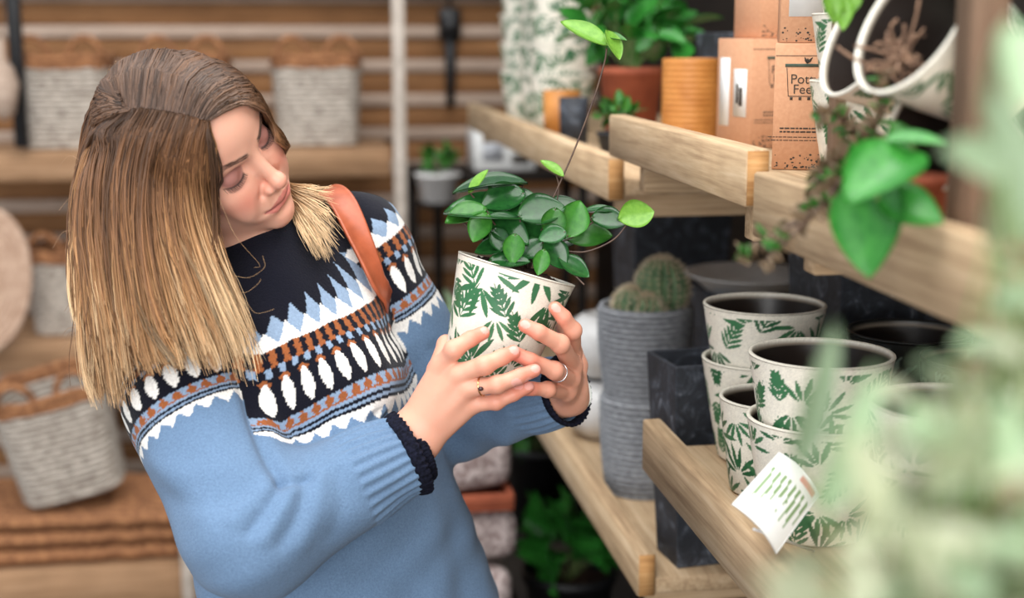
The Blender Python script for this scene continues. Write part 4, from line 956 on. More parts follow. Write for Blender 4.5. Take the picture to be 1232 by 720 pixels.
# hands: chains of (pixel x, pixel y, depth) in the photograph's frame, radii in mm
def ch(*p): return [C3(*q) for q in p]
R_W = (498, 527, 1.585)
R_MCP = [(531, 440, 1.566), (551, 450, 1.556), (563, 467, 1.558), (566, 487, 1.570)]
R_FING = [ch(R_MCP[0], (546, 421, 1.549), (566, 408, 1.553), (581, 401, 1.562)),
          ch(R_MCP[1], (583, 440, 1.543), (604, 430, 1.549), (618, 424, 1.556)),
          ch(R_MCP[2], (598, 463, 1.545), (625, 453, 1.548), (643, 446, 1.553)),
          ch(R_MCP[3], (597, 484, 1.560), (618, 475, 1.560), (636, 466, 1.563))]
R_RAD = [[.0108, .0098, .0086, .0078], [.0108, .0098, .0088, .0078], [.0104, .0093, .0083, .0075], [.0095, .0082, .0072, .0066]]
L_W = (683, 479, 1.703)
L_MCP = [(688, 424, 1.655), (689, 440, 1.645), (686, 457, 1.645), (681, 472, 1.652)]
L_FING = [ch(L_MCP[0], (689, 398, 1.606), (678, 382, 1.594), (668, 371, 1.592)),
          ch(L_MCP[1], (674, 414, 1.585), (648, 400, 1.566), (632, 392, 1.567)),
          ch(L_MCP[2], (667, 446, 1.588), (638, 434, 1.570), (616, 424, 1.568)),
          ch(L_MCP[3], (659, 469, 1.598), (640, 468, 1.583), (628, 470, 1.584))]
L_RAD = [[.0110, .0096, .0085, .0078], [.0110, .0098, .0087, .0080], [.0106, .0094, .0085, .0078], [.0096, .0083, .0075, .0069]]
def hand_sdf(P, W, MCP, FING, RAD, thumb, wr, inner, k_palm=.0085):
    w = C3(*W); d = None
    for m, o in zip(MCP, inner):
        c = cone(P, w + o, C3(*m), .0155, .0115); d = c if d is None else smin(d, c, k_palm)
    d = smin(d, chain(P, *thumb, k=.005), .010)
    d = smin(d, wr(P), .016)
    fs = None
    for fp, rr in zip(FING, RAD):
        c = chain(P, fp, rr, .0035)
        # knuckle swelling and flattened tip
        c = smin(c, sph(P, fp[1], rr[1] * 1.05), .004)
        fs = c if fs is None else smin(fs, c, .0014)
    return smin(d, fs, .0055)
rw, lw = C3(*R_W), C3(*L_W)
rwa = C3(470, 556, 1.60); lwa = C3(640, 490, 1.750)
R_THUMB = (ch((516, 492, 1.600), (527, 446, 1.632), (537, 414, 1.662), (543, 396, 1.695)), [.0135, .0125, .0105, .0085])
L_THUMB = (ch((692, 470, 1.690), (694, 440, 1.712), (686, 408, 1.726), (672, 384, 1.732)), [.0135, .0125, .0105, .0085])
def rhand(P):
    return hand_sdf(P, R_W, R_MCP, R_FING, R_RAD, R_THUMB, lambda P: slab(P, rw, rwa, C3(530, 555, 1.585) - rw, (.029, .021), (.031, .025)),
                    [mm(-7, 10, -2), mm(-2, 4, 1), mm(3, -3, 0), mm(8, -9, -4)])
def lhand(P):
    return hand_sdf(P, L_W, L_MCP, L_FING, L_RAD, L_THUMB, lambda P: slab(P, lw, lwa, (0, .35, 1), (.027, .020), (.029, .024)),
                    [mm(4, 2, -8), mm(3, 2, -2), mm(-1, 0, 5), mm(-6, 0, 9)])

# jumper skeleton
RS, RE, RC = C3(230, 484, 1.60), C3(303, 640, 1.535), C3(486, 549, 1.592)
LS, LE, LC = C3(427, 300, 1.775), C3(541, 498, 1.835), C3(677, 471, 1.715)
TC, TH = C3(345, 425, 1.705), C3(430, 765, 1.790)
SL = np.array([.66, .50, -.56]); SL /= np.linalg.norm(SL)      # shoulder line, to her left
HL = np.array([.86, .12, -.50]); HL /= np.linalg.norm(HL)
def arms_core(P):
    d = chain(P, [RS, RE, rwa, rw], [.036, .031, .026, .024], .004)
    return smin(d, chain(P, [LS, LE, lwa, lw], [.034, .030, .025, .023], .004), .004)
def trunk_core(P):
    d = slab(P, TC, TH, (SL + HL), (.10, .06), (.115, .08))
    d = smin(d, cone(P, NB, RS, .045, .036), .01); d = smin(d, cone(P, NB, LS, .045, .034), .01)
    d = smin(d, cone(P, NB, C3(300, 294, 1.690), .050, .049), .03)
    return smin(d, arms_core(P), .004)
def body_sdf(P): return smin(trunk_core(P), head_sdf(P), .02)

def jumper_sdf(P):
    d = slab(P, TC, TH, SL * .6 + HL, (.145, .098), (.196, .145))
    d = smin(d, ell(P, C3(372, 470, 1.665), mm(105, 95, 85)), .05)                  # bust
    up = smin(cone(P, NB, RS, .064, .072), cone(P, NB, LS, .062, .067), .05)
    d = smin(d, up, .07)
    ra = smin(cone(P, RS, RE, .074, .071), cone(P, RE, RC, .071, .046), .022)
    la = smin(cone(P, LS, LE, .067, .060), cone(P, LE, LC, .060, .040), .022)
    for e, c, a in ((RE, RC, ra), (LE, LC, la)):                                     # sleeves, cut and hollow at the mouth
        ax = (c - e) / np.linalg.norm(c - e)
        a = smax(a, (P - c.astype(np.float32)) @ ax.astype(np.float32), .003) if e is RE else np.where(np.linalg.norm(P - c.astype(np.float32), axis=-1) < .09, smax(a, (P - c.astype(np.float32)) @ ax.astype(np.float32), .003), a)
        a = smax(a, -cone(P, c - ax * .05, c + ax * .05, .035, .037), .004)
        d = smin(d, a, .020)
    # rolled collar
    ca, cb = C3(322, 345, 1.690), C3(302, 296, 1.690)
    col = smin(cone(P, ca, cb, .066, .060), cone(P, cb, C3(299, 290, 1.690), .062, .0605), .004)
    ax = (cb - ca) / np.linalg.norm(cb - ca)
    col = smax(col, (P - cb.astype(np.float32)) @ ax.astype(np.float32) - .010, .006)
    col = smax(col, -cone(P, ca, cb + ax * .06, .0545, .0535), .004)
    d = smin(d, col, .030)
    d = smax(d, -cone(P, ca + ax * .03, cb + ax * .1, .0535, .0535), .004)
    # hem
    hx = (TH - TC) / np.linalg.norm(TH - TC)
    d = smax(d, (P - C3(430, 830, 1.80).astype(np.float32)) @ hx.astype(np.float32), .01)
    return d
def px_of(V): return 616 + V[:, 0] / -V[:, 2] * FPX, 360 - V[:, 1] / -V[:, 2] * FPX
def line_dist(x, y, pts):
    d = np.full(len(x), 1e9); pts = np.asarray(pts, float)
    for a, b in zip(pts[:-1], pts[1:]):
        ab = b - a; t = np.clip(((x - a[0]) * ab[0] + (y - a[1]) * ab[1]) / (ab @ ab), 0, 1)
        d = np.minimum(d, np.hypot(x - a[0] - t * ab[0], y - a[1] - t * ab[1]))
    return d
# ---- meshes of the body, one continuous figure under the clothes
def lerp3(a, b, t): return a + (np.asarray(b) - a) * t[:, None]
def skin_cols(V, hands=False):
    C = np.tile(np.array(srgb(228, 174, 150)), (len(V), 1))
    if hands:
        C = np.tile(np.array(srgb(226, 168, 143)), (len(V), 1))
        for F_, rr in ((R_FING, R_RAD), (L_FING, L_RAD)):
            for fp, r in zip(F_, rr):
                d = np.linalg.norm(V - fp[3], axis=1); C = lerp3(C, srgb(222, 132, 112), .6 * sstep(.028, .006, d))
                for q in fp[1:3]:
                    d = np.linalg.norm(V - q, axis=1); C = lerp3(C, srgb(212, 128, 106), .45 * sstep(.016, .004, d))
                # nail on the side turned out from the pot
                ax = fp[3] - fp[2]; ax /= np.linalg.norm(ax); dz = np.array([-.12, .25, 1.0]); dz -= ax * (dz @ ax); dz /= np.linalg.norm(dz); sd = np.cross(ax, dz)
                w = V - (fp[3] + ax * .0005)
                m = ((w @ ax) / .0058) ** 2 + ((w @ sd) / .0046) ** 2
                C = lerp3(C, srgb(236, 178, 166), (m < 1) * (w @ dz > r[3] * .45) * .9)
        return C
    q = to_face(V.astype(np.float32)); x, y, z = q[:, 0] * 1e3, q[:, 1] * 1e3, q[:, 2] * 1e3; ax = np.abs(x)
    g = lambda cx, cy, sx, sy: np.exp(-((ax - cx) / sx) ** 2 - ((y - cy) / sy) ** 2)
    face = (z > -60)
    C = lerp3(C, srgb(214, 122, 104), .55 * g(36, -36, 17, 15) * face)                     # flush on the cheek
    C = lerp3(C, srgb(218, 130, 112), .40 * g(0, -40, 12, 10) * (z > 5))                    # nose tip
    C = lerp3(C, srgb(214, 140, 122), .35 * g(0, -96, 14, 10) * face)
    # lids with mauve shadow, lash line, brows
    lid = sstep(1.25, .85, ((ax - 30.5) / 14.5) ** 2 + ((y + .5) / 11.5) ** 2) * (z > -22)
    C = lerp3(C, srgb(150, 98, 98), .72 * lid)
    ll = -6.5 - 4.4 * (1 - ((ax - 31) / 14.5) ** 2)
    C = lerp3(C, srgb(40, 26, 24), .95 * np.exp(-((y - ll) / 1.15) ** 2) * sstep(17, 20, ax) * sstep(47, 44, ax) * (z > -24))
    C = lerp3(C, srgb(200, 140, 126), .4 * np.exp(-((y - ll + 5) / 3) ** 2) * sstep(17, 22, ax) * sstep(46, 40, ax) * (z > -24))
    by = 15.5 + 6.5 * sstep(10, 40, ax) - 5.5 * sstep(38, 54, ax)
    bw = 3.4 - 1.9 * sstep(34, 54, ax)
    C = lerp3(C, srgb(86, 60, 50), .50 * sstep(1.35, .55, np.abs(y - by) / bw) * sstep(8, 13, ax) * sstep(55, 50, ax) * (z > -34))
    # lips
    yu = np.interp(ax, [0, 5, 14, 25], [-61.3, -59.6, -63.0, -67.6]); yl = np.interp(ax, [0, 8, 16, 24.5], [-79.5, -78.8, -75.4, -69.2])
    lips = sstep(-.7, .7, yu - y) * sstep(-.7, .7, y - yl) * (ax < 25.5) * (z > -4)
    C = lerp3(C, srgb(190, 96, 94), .70 * lips)
    C = lerp3(C, srgb(110, 45, 45), .8 * np.exp(-((y + 68.6 - .04 * ax) / .9) ** 2) * (ax < 25) * (z > -4))
    # nostril
    C = lerp3(C, srgb(120, 60, 52), .7 * np.exp(-(((ax - 5.6) / 2.6) ** 2 + ((y + 48.5) / 2.6) ** 2)) * (z > 6))
    # scalp: hair-brown at the roots, pale along the parting
    hl = np.interp(ax, [0, 25, 45, 60, 75], [84, 82, 74, 50, 10])                           # hairline height in front
    sc = sstep(-2, 3, np.maximum(y - hl, -(z + 96) * .9 - np.maximum(0, -20 - y) * .0)) * (y > -70)
    C = lerp3(C, srgb(78, 56, 45), sc)
    px, py = px_of(V); pd = line_dist(px, py, PART)
    C = lerp3(C, srgb(206, 160, 140), sstep(3.2, 1.2, pd) * (q[:, 2] > -.16) * (y > 20))
    return C
PART = [(249, 147), (225, 140), (197, 134), (165, 131), (140, 135)]
JEANS = None
t = NT('skin'); a_ = t.n('ShaderNodeAttribute', attribute_name='Col'); v_ = t.coords('Object')
n1 = t.noise(v_, 95, 4); n2 = t.noise(v_, 14, 3)
c_ = t.mix(.22, a_.outputs['Color'], t.ramp(n2, [(.3, srgb(215, 140, 120)), (.7, (1, 1, 1))]), 'MULTIPLY')
t.l(c_, t.b.inputs['Base Color']); t.bump(t.noise(v_, 420, 2), .06, .0008)
t.set(Roughness=.46, Specular_IOR_Level=.42, Subsurface_Weight=.16, Subsurface_Scale=.012)
t.b.inputs['Subsurface Radius'].default_value = (1.0, .35, .2)
MSKIN = t.m
parts = []
for f, lo, hi, h, it, hd in ((body_sdf, (-.53, .0, -1.82), (-.19, .36, -1.40), .00145, 2, False),
                             (rhand, C3(440, 610, 1.6) - mm(0, 0, 60), C3(665, 370, 1.6) + mm(0, 0, 100), .0013, 2, True),
                             (lhand, C3(590, 520, 1.66) - mm(0, 0, 110), C3(720, 340, 1.66) + mm(0, 0, 120), .0013, 2, True),
                             (trunk_core, (-.52, -.58, -2.02), (.16, .17, -1.40), .010, 1, True)):
    V, Q = surface_nets(f, lo, hi, h); V = relax(V, Q, it)
    parts.append((V, Q, skin_cols(V, hd)))
o_ = 0; VV = []; QQ = []; CC = []
for V, Q, C in parts: VV.append(V); QQ.append(Q + o_); CC.append(C); o_ += len(V)
body = wobj('body', cam2world(np.concatenate(VV)), np.concatenate(QQ), MSKIN, person, cols=np.concatenate(CC))

# ---- jumper
V, Q = surface_nets(jumper_sdf, (-.54, -.50, -2.04), (.17, .19, -1.38), .0021); V = relax(V, Q, 2)
Vf = V.astype(np.float32)
Nn = grad(jumper_sdf, V, .002)
x_, y_ = px_of(V)
front = sstep(0, .4, Nn[:, 2])
tors = smin(slab(Vf, TC, TH, SL * .6 + HL, (.145, .098), (.196, .145)), ell(Vf, C3(372, 470, 1.665), mm(105, 95, 85)), .05)
dR = np.minimum(cone(Vf, RS, RE, .074, .071), cone(Vf, RE, RC, .071, .046)); dL = np.minimum(cone(Vf, LS, LE, .067, .060), cone(Vf, LE, LC, .060, .040))
tu = NB - TC; tu /= np.linalg.norm(tu); tl = SL - tu * (SL @ tu); tl /= np.linalg.norm(tl); tf = np.cross(tl, tu)
rel = V - NB; th = np.arctan2(rel @ tl, rel @ tf); rr = np.linalg.norm(rel, axis=1)
thd = np.degrees(th)
rin = np.interp(thd, [-180, -90, -60, -40, -26, 0, 30, 60, 80, 120, 180], [.105, .12, .125, .118, .103, .092, .092, .105, .12, .11, .105])
rout = np.interp(thd, [-180, -60, -47, -36, -17, 4, 40, 61, 180], [.20, .21, .213, .196, .192, .193, .197, .201, .20])
vt = (rr - rin) / (rout - rin); ut = th / (2 * np.pi)
def sleeve(S, E, q, scale, line):
    ax = (E - S) / np.linalg.norm(E - S); s = (V - S) @ ax
    b1 = np.array([0, 0, 1.0]); b1 -= ax * (b1 @ ax); b1 /= np.linalg.norm(b1); b2 = np.cross(ax, b1)
    ph = np.arctan2((V - S) @ b2, (V - S) @ b1)
    s0 = (np.asarray(line) - S) @ ax
    return 1 + (s - s0) / scale, ph / (2 * np.pi) * q
vR, uR = sleeve(RS, RE, 17 / 32, .098, C3(205, 500, 1.53))
vL, uL = sleeve(LS, LE, 16 / 32, .122, C3(497, 372, 1.74))
isR = (x_ < 283 + .36 * (y_ - 440)) & (dR < tors + .04) & (y_ > 425) ; isL = (dL < tors + .004) & (x_ > 380)
vv = np.where(isR, vR, np.where(isL, vL, vt)); uu = np.where(isR, uR, np.where(isL, uL, ut))
vv = vv + .010 * np.sin(uu * 97) * 0
NAVY, BLUE, BLUE2, BROWN, WHITE = [np.array(srgb(*c)) for c in ((15, 16, 28), (104, 130, 160), (136, 157, 182), (152, 88, 50), (240, 236, 230))]
fr = lambda k, o=0.: np.mod(uu * k + o, 1.0); tri = lambda k, o=0.: np.abs(2 * fr(k, o) - 1)      # 0 at the centre of a repeat
C = np.tile(BLUE, (len(V), 1))
def put(m, c): C[m] = c
put(vv < 1.03, BLUE2)
put(vv < .85, NAVY)
put((vv >= .0) & (vv < .27) & (vv > .15 * tri(28)), BLUE2)
put((vv >= .08) & (vv < .27) & (vv > .11 + .13 * tri(28, .5)), WHITE)
put((vv >= .27) & (vv < .415) & (np.abs(fr(54) - .5) < .20 + .10 * (np.mod(vv, .07) > .035)), BROWN)
put((vv >= .405) & (vv < .475) & (np.abs(fr(54, .5) - .5) < .23), BLUE2)
put((vv >= .475) & (vv < .57) & (vv < .57 - .085 * (1 - tri(38, .5))) & (vv > .545 - .075 * tri(38, .5)), BROWN)
lw_ = .30 * np.clip(np.sin(np.pi * np.clip((vv - .505) / .30, 0, 1)), 0, 1) ** .62
put((vv > .505) & (vv < .805) & (np.abs(fr(38) - .5) < lw_), WHITE)
put((vv >= .845) & (vv < .935), BLUE2)
put((vv >= .845) & (vv < .94) & (np.abs(fr(54) - .5) < .20 + .12 * (np.abs(vv - .90) < .022) - .1 * (vv < .865)), BROWN)
put((vv >= .928) & (vv < .945), BROWN)
put((vv >= .972) & (vv < .998), NAVY)
put((vv >= 1.020) & (vv < 1.044), NAVY)
put((vv >= 1.044) & (vv < 1.070 + .11 * (1 - tri(40))), WHITE)
# collar stays navy; sleeve tips ribbed
sR = ((V - RE) @ (RC - RE)) / np.dot(RC - RE, RC - RE); sL_ = ((V - LE) @ (LC - LE)) / np.dot(LC - LE, LC - LE)
low = ((isR & (sR > .05)) | (isL & (sL_ > .05)) | (y_ > 530)) & (dR < .03)
fR = cone(Vf, RE, RC, .071, .046); fL_ = cone(Vf, LE, LC, .060, .040)
C[(fR < .03) & (fR < cone(Vf, RS, RE, .074, .071)) & (fR < tors) & (sR > .1)] = BLUE
C[(fL_ < .03) & (fL_ < cone(Vf, LS, LE, .067, .060)) & (fL_ < tors) & (sL_ > .1)] = BLUE
# folds: (polyline in the frame, half width px, depth mm; + ridge, - groove)
FOLDS = [([(284, 440), (298, 480), (307, 508), (322, 550), (337, 578)], 9, -9), ([(338, 578), (350, 582), (372, 575)], 7, -6),
         ([(338, 588), (322, 612), (300, 640)], 9, -4), ([(350, 588), (338, 615), (318, 650)], 10, 3.5), ([(328, 582), (304, 600), (280, 625)], 11, 3),
         ([(368, 586), (358, 622), (340, 655)], 9, -3.5), ([(386, 580), (380, 620), (364, 655)], 12, 3), ([(408, 572), (412, 605), (402, 645)], 11, -2.5),
         ([(185, 560), (230, 570), (290, 560)], 16, 3), ([(200, 600), (250, 606), (300, 590)], 14, -3),
         ([(560, 560), (578, 640), (596, 720)], 14, 4), ([(535, 560), (548, 640), (560, 720)], 14, -4),
         ([(430, 680), (470, 690), (500, 720)], 18, -3), ([(400, 540), (440, 530), (470, 515)], 12, -3),
         ([(560, 470), (585, 500), (590, 540)], 9, -3), ([(605, 480), (612, 510), (610, 540)], 8, 3), ([(525, 420), (540, 450), (535, 490)], 9, -3),
         ([(465, 330), (472, 370), (478, 405)], 9, -5), ([(478, 400), (485, 440), (490, 470)], 10, -6)]
disp = np.zeros(len(V))
for pts, w, dpt in FOLDS:
    d = line_dist(x_, y_, catmull(np.array(pts, float), 10)); disp += dpt * .001 * np.exp(-(d / w) ** 2)
disp *= front
# rib of the cuffs and collar, and the roll of the wool
axr = (RC - RE) / np.linalg.norm(RC - RE); b1 = np.array([0, 0, 1.]) - axr * axr[2]; b1 /= np.linalg.norm(b1); b2 = np.cross(axr, b1)
ph = np.arctan2((V - RC) @ b2, (V - RC) @ b1)
disp += (dR < .02) * isR * 0 + (dR < .02) * sstep(.62, .68, sR) * .0016 * np.sin(ph * 26)
axl = (LC - LE) / np.linalg.norm(LC - LE); c1 = np.array([0, 0, 1.]) - axl * axl[2]; c1 /= np.linalg.norm(c1); c2 = np.cross(axl, c1)
phl = np.arctan2((V - LC) @ c2, (V - LC) @ c1)
disp += (dL < .02) * sstep(.70, .76, sL_) * .0014 * np.sin(phl * 24)
und = .0022 * (np.sin(V[:, 0] * 60 + 2 * np.sin(V[:, 1] * 31)) * np.sin(V[:, 1] * 44 + V[:, 2] * 37))
V = V + Nn * (disp + und)[:, None]
V = relax(V, Q, 1, .3)
t = NT('wool'); a_ = t.n('ShaderNodeAttribute', attribute_name='Col'); v_ = t.coords('Object')
n1 = t.noise(v_, 380, 4, .7); n2 = t.noise(v_, 900, 2)
hs = t.mix(.30, a_.outputs['Color'], t.ramp(n1, [(.32, (.35, .35, .38)), (.68, (1.25, 1.25, 1.25))]), 'MULTIPLY')
t.l(hs, t.b.inputs['Base Color']); t.bump(n1, .55, .0022)
t.set(Roughness=.95, Specular_IOR_Level=.15, Sheen_Weight=.10, Sheen_Roughness=.5)
MWOOL = t.m
jumper = wobj('jumper', cam2world(V), Q, MWOOL, person, cols=C); jumper['label'] = 'light blue wool jumper with patterned round yoke'

# ---- dark frilled cuffs
MNAVY = mat_noise('navy_wool', srgb(10, 11, 20), srgb(26, 28, 44), 300, .95, bump=.5, spec=.15)
def cuff(c, ax, r0, w, name, frill, flare=.004, inner=None):
    n, m = 190, 9
    b1 = np.array([0, 0, 1.]) - ax * ax[2]; b1 /= np.linalg.norm(b1); b2 = np.cross(ax, b1)
    a = np.linspace(0, 2 * np.pi, n, endpoint=False); s = np.linspace(0, 2 * np.pi, m, endpoint=False)
    th_ = .0030
    rad = r0 + th_ * np.sin(s)[:, None] * np.ones(n) ; al = (w / 2 * np.cos(s))[:, None] * np.ones(n)
    e = (al / w + .5); rad = rad + e * (flare + frill * np.sin(a * 38)[None]) + .0005 * np.sin(a * 60)[None]
    al = al + frill * .8 * np.sin(a * 38 + 1)[None] * e
    P = c + rad[..., None] * (np.cos(a)[None, :, None] * b1 + np.sin(a)[None, :, None] * b2) + al[..., None] * ax
    i = np.arange(m)[:, None]; j = np.arange(n)[None]; k = (j + 1) % n; i2 = (i + 1) % m
    F = np.stack([i * n + j, i * n + k, i2 * n + k, i2 * n + j], -1).reshape(-1, 4)
    return wobj(name, cam2world(P.reshape(-1, 3)), F, MNAVY, person)
cuff(RC + axr * .003, axr, .0445, .016, 'cuff', .0011); cuff(RC + axr * .014, axr, .0365, .018, 'undershirt_cuff', .0004, .0)
cuff(LC + axl * .004, axl, .0385, .013, 'cuff', .0008); 

# ---- rings and bracelet
def ring_mesh(c, ax, r, tr, mat, name, parent=person, flat=1.0):
    ax = ax / np.linalg.norm(ax); b1 = np.array([.2, .3, 1.]) - ax * (ax @ np.array([.2, .3, 1.])); b1 /= np.linalg.norm(b1); b2 = np.cross(ax, b1)
    n, m = 40, 8; a = np.linspace(0, 2 * np.pi, n, endpoint=False); s = np.linspace(0, 2 * np.pi, m, endpoint=False)
    P = c + (r + tr * np.cos(s))[:, None, None] * (np.cos(a)[None, :, None] * b1 + np.sin(a)[None, :, None] * b2) + (flat * tr * np.sin(s))[:, None, None] * ax
    i = np.arange(m)[:, None]; j = np.arange(n)[None]; k = (j + 1) % n; i2 = (i + 1) % m
    F = np.stack([i * n + j, i * n + k, i2 * n + k, i2 * n + j], -1).reshape(-1, 4)
    return wobj(name, cam2world(P.reshape(-1, 3)), F, mat, parent), c + b1 * r
MGOLD = mat_noise('gold', srgb(214, 170, 120), srgb(235, 200, 150), 20, .25, bump=0, Metallic=1.0)
MSILV = mat_noise('silver', srgb(210, 210, 214), srgb(240, 240, 244), 20, .22, bump=0, Metallic=1.0)
MGEM = mat_noise('dark_stone', srgb(40, 26, 30), srgb(70, 45, 45), 40, .12, bump=0)
def blob(c, r, mat, name, parent):
    bm = bmesh.new(); bmesh.ops.create_icosphere(bm, subdivisions=2, radius=1)
    V_ = np.array([v.co[:] for v in bm.verts]) * np.asarray(r); F_ = np.array([[v.index for v in f.verts] for f in bm.faces]); bm.free()
    return wobj(name, cam2world(c + V_), F_, mat, parent)
p0, p1 = R_FING[2][0], R_FING[2][1]; rc = p0 + (p1 - p0) * .48
g_, top = ring_mesh(rc, p1 - p0, .0105, .0008, MGOLD, 'gold_ring', flat=1.3)
blob(rc + np.array([-.001, -.002, .0115]), (.0032, .0026, .0022), MGEM, 'ring_stone', person)
p0, p1 = L_FING[2][0], L_FING[2][1]; rc = p1 + (p0 - p1) * .22
ring_mesh(rc, p1 - p0, .0108, .0008, MSILV, 'silver_ring', flat=1.4)
ring_mesh(LC + axl * .012 + np.array([.003, .004, 0]), axl + np.array([0, .3, 0]), .0285, .0022, mat_noise('pale_bracelet', srgb(190, 200, 190), srgb(225, 228, 224), 60, .35, bump=.1), 'bracelet', flat=1.6)

# ---- hair
def pick(px, py, f=head_sdf, far=2.2):
    d = 1.30; u = C3(px, py, 1.0)
    for _ in range(90):
        s = float(f((u * d)[None].astype(np.float32))[0])
        if s < .0004: return d
        d += max(s * .8, .0004)
        if d > far: return None
    return d
def guide(pts, off=.010):
    out = []
    for p in pts:
        if len(p) == 2:
            z = pick(*p); z = (1.58 if z is None else z) - off
            out.append(C3(p[0], p[1], z))
        else: out.append(C3(*p))
    return catmull(np.array(out), 24)
NEAR = [guide(g) for g in (
    [(251, 147), (247, 172), (246, 212), (250, 258, 1.523), (262, 308, 1.515), (283, 360, 1.515), (302, 405, 1.518), (312, 448, 1.520)],
    [(236, 143), (228, 172), (222, 214), (225, 260, 1.512), (239, 312, 1.505), (260, 364, 1.503), (282, 412, 1.503), (296, 466, 1.500)],
    [(218, 138), (207, 172), (199, 215, 1.505), (200, 262, 1.500), (211, 316, 1.495), (230, 372, 1.492), (248, 418, 1.490), (262, 462, 1.490)],
    [(195, 134), (181, 168), (172, 212, 1.495), (172, 266, 1.492), (179, 325, 1.490), (192, 382, 1.488), (203, 420, 1.486), (216, 448, 1.486)],
    [(168, 131), (150, 163), (140, 210, 1.500), (140, 270, 1.496), (147, 330, 1.495), (157, 390, 1.493), (164, 428, 1.490), (172, 460, 1.488)],
    [(146, 134), (124, 166), (112, 214, 1.515), (111, 275, 1.512), (119, 335, 1.510), (130, 395, 1.508), (138, 450, 1.506), (148, 506, 1.505)],
    [(141, 137), (112, 172), (97, 224, 1.535), (94, 280, 1.530), (100, 340, 1.530), (108, 400, 1.528), (116, 450, 1.526), (124, 496, 1.525)],
    [(137, 139), (106, 170, 1.560), (91, 225, 1.565), (89, 280, 1.565), (95, 340, 1.565), (103, 400, 1.565), (108, 445, 1.565), (112, 484, 1.565)],
    [(130, 136), (106, 162, 1.595), (95, 215, 1.615), (96, 275, 1.625), (104, 335, 1.63), (112, 390, 1.635), (120, 430, 1.64), (128, 470, 1.64)],
    [(125, 128), (106, 140, 1.625), (108, 200, 1.665), (118, 270, 1.680), (130, 330, 1.69), (142, 380, 1.69), (150, 420, 1.69), (158, 455, 1.69)],
    [(127, 114), (116, 116, 1.660), (140, 190, 1.715), (175, 260, 1.73), (190, 320, 1.74), (205, 370, 1.74), (215, 410, 1.74), (222, 440, 1.74)])]
FAR = [guide(g, .007) for g in (
    [(250, 146), (268, 133), (288, 125), (306, 131), (319, 149), (329, 172), (335, 192, 1.640), (338, 208, 1.665)],
    [(243, 144), (258, 120), (284, 106), (309, 118), (324, 146), (333, 175, 1.645), (338, 200, 1.675), (340, 220, 1.69)],
    [(226, 139), (240, 106), (270, 90), (302, 104), (322, 138, 1.630), (332, 172, 1.670), (338, 205, 1.69), (342, 228, 1.70)],
    [(205, 134), (217, 92), (250, 77), (288, 92, 1.600), (314, 130, 1.650), (328, 172, 1.69), (336, 208, 1.705), (342, 235, 1.705)],
    [(180, 131), (190, 84), (222, 69, 1.580), (264, 80, 1.620), (296, 118, 1.675), (316, 165, 1.71), (328, 205, 1.715), (338, 240, 1.712)],
    [(156, 131), (162, 84), (192, 66, 1.590), (234, 74, 1.640), (270, 112, 1.70), (298, 160, 1.73), (316, 205, 1.73), (330, 245, 1.72)],
    [(143, 129), (138, 100), (154, 77, 1.610), (194, 80, 1.680), (236, 115, 1.73), (270, 165, 1.755), (296, 210, 1.75), (318, 250, 1.735)],
    [(132, 120), (124, 104, 1.590), (130, 92, 1.650), (164, 104, 1.72), (206, 140, 1.765), (246, 185, 1.775), (276, 225, 1.765), (300, 262, 1.75)])]
CROWN = [guide(g) for g in (
    [(158, 133), (138, 138), (118, 160), (101, 205, 1.540), (93, 260, 1.545), (95, 320, 1.548), (102, 380, 1.55)],
    [(152, 130), (130, 130), (108, 152, 1.575), (95, 200, 1.590), (91, 260, 1.60), (95, 320, 1.60), (102, 380, 1.60)],
    [(147, 124), (126, 118), (106, 140, 1.605), (98, 195, 1.625), (96, 260, 1.635), (102, 320, 1.64), (110, 380, 1.64)],
    [(144, 112), (126, 106, 1.60), (110, 128, 1.635), (106, 190, 1.66), (108, 255, 1.67), (114, 315, 1.675), (122, 370, 1.675)])]
ENDS = [guide(g) for g in (
    [(335, 210, 1.685), (350, 222, 1.665), (368, 224, 1.655), (386, 226, 1.655), (404, 222, 1.655)],
    [(336, 215, 1.690), (353, 232, 1.660), (374, 243, 1.645), (394, 258, 1.640), (414, 280, 1.640)],
    [(336, 220, 1.690), (354, 240, 1.655), (372, 258, 1.638), (390, 282, 1.630), (408, 306, 1.628)],
    [(336, 226, 1.690), (354, 246, 1.655), (368, 268, 1.635), (382, 292, 1.625), (396, 318, 1.620)],
    [(334, 232, 1.690), (350, 252, 1.660), (360, 274, 1.637), (370, 292, 1.627), (378, 312, 1.622)])]
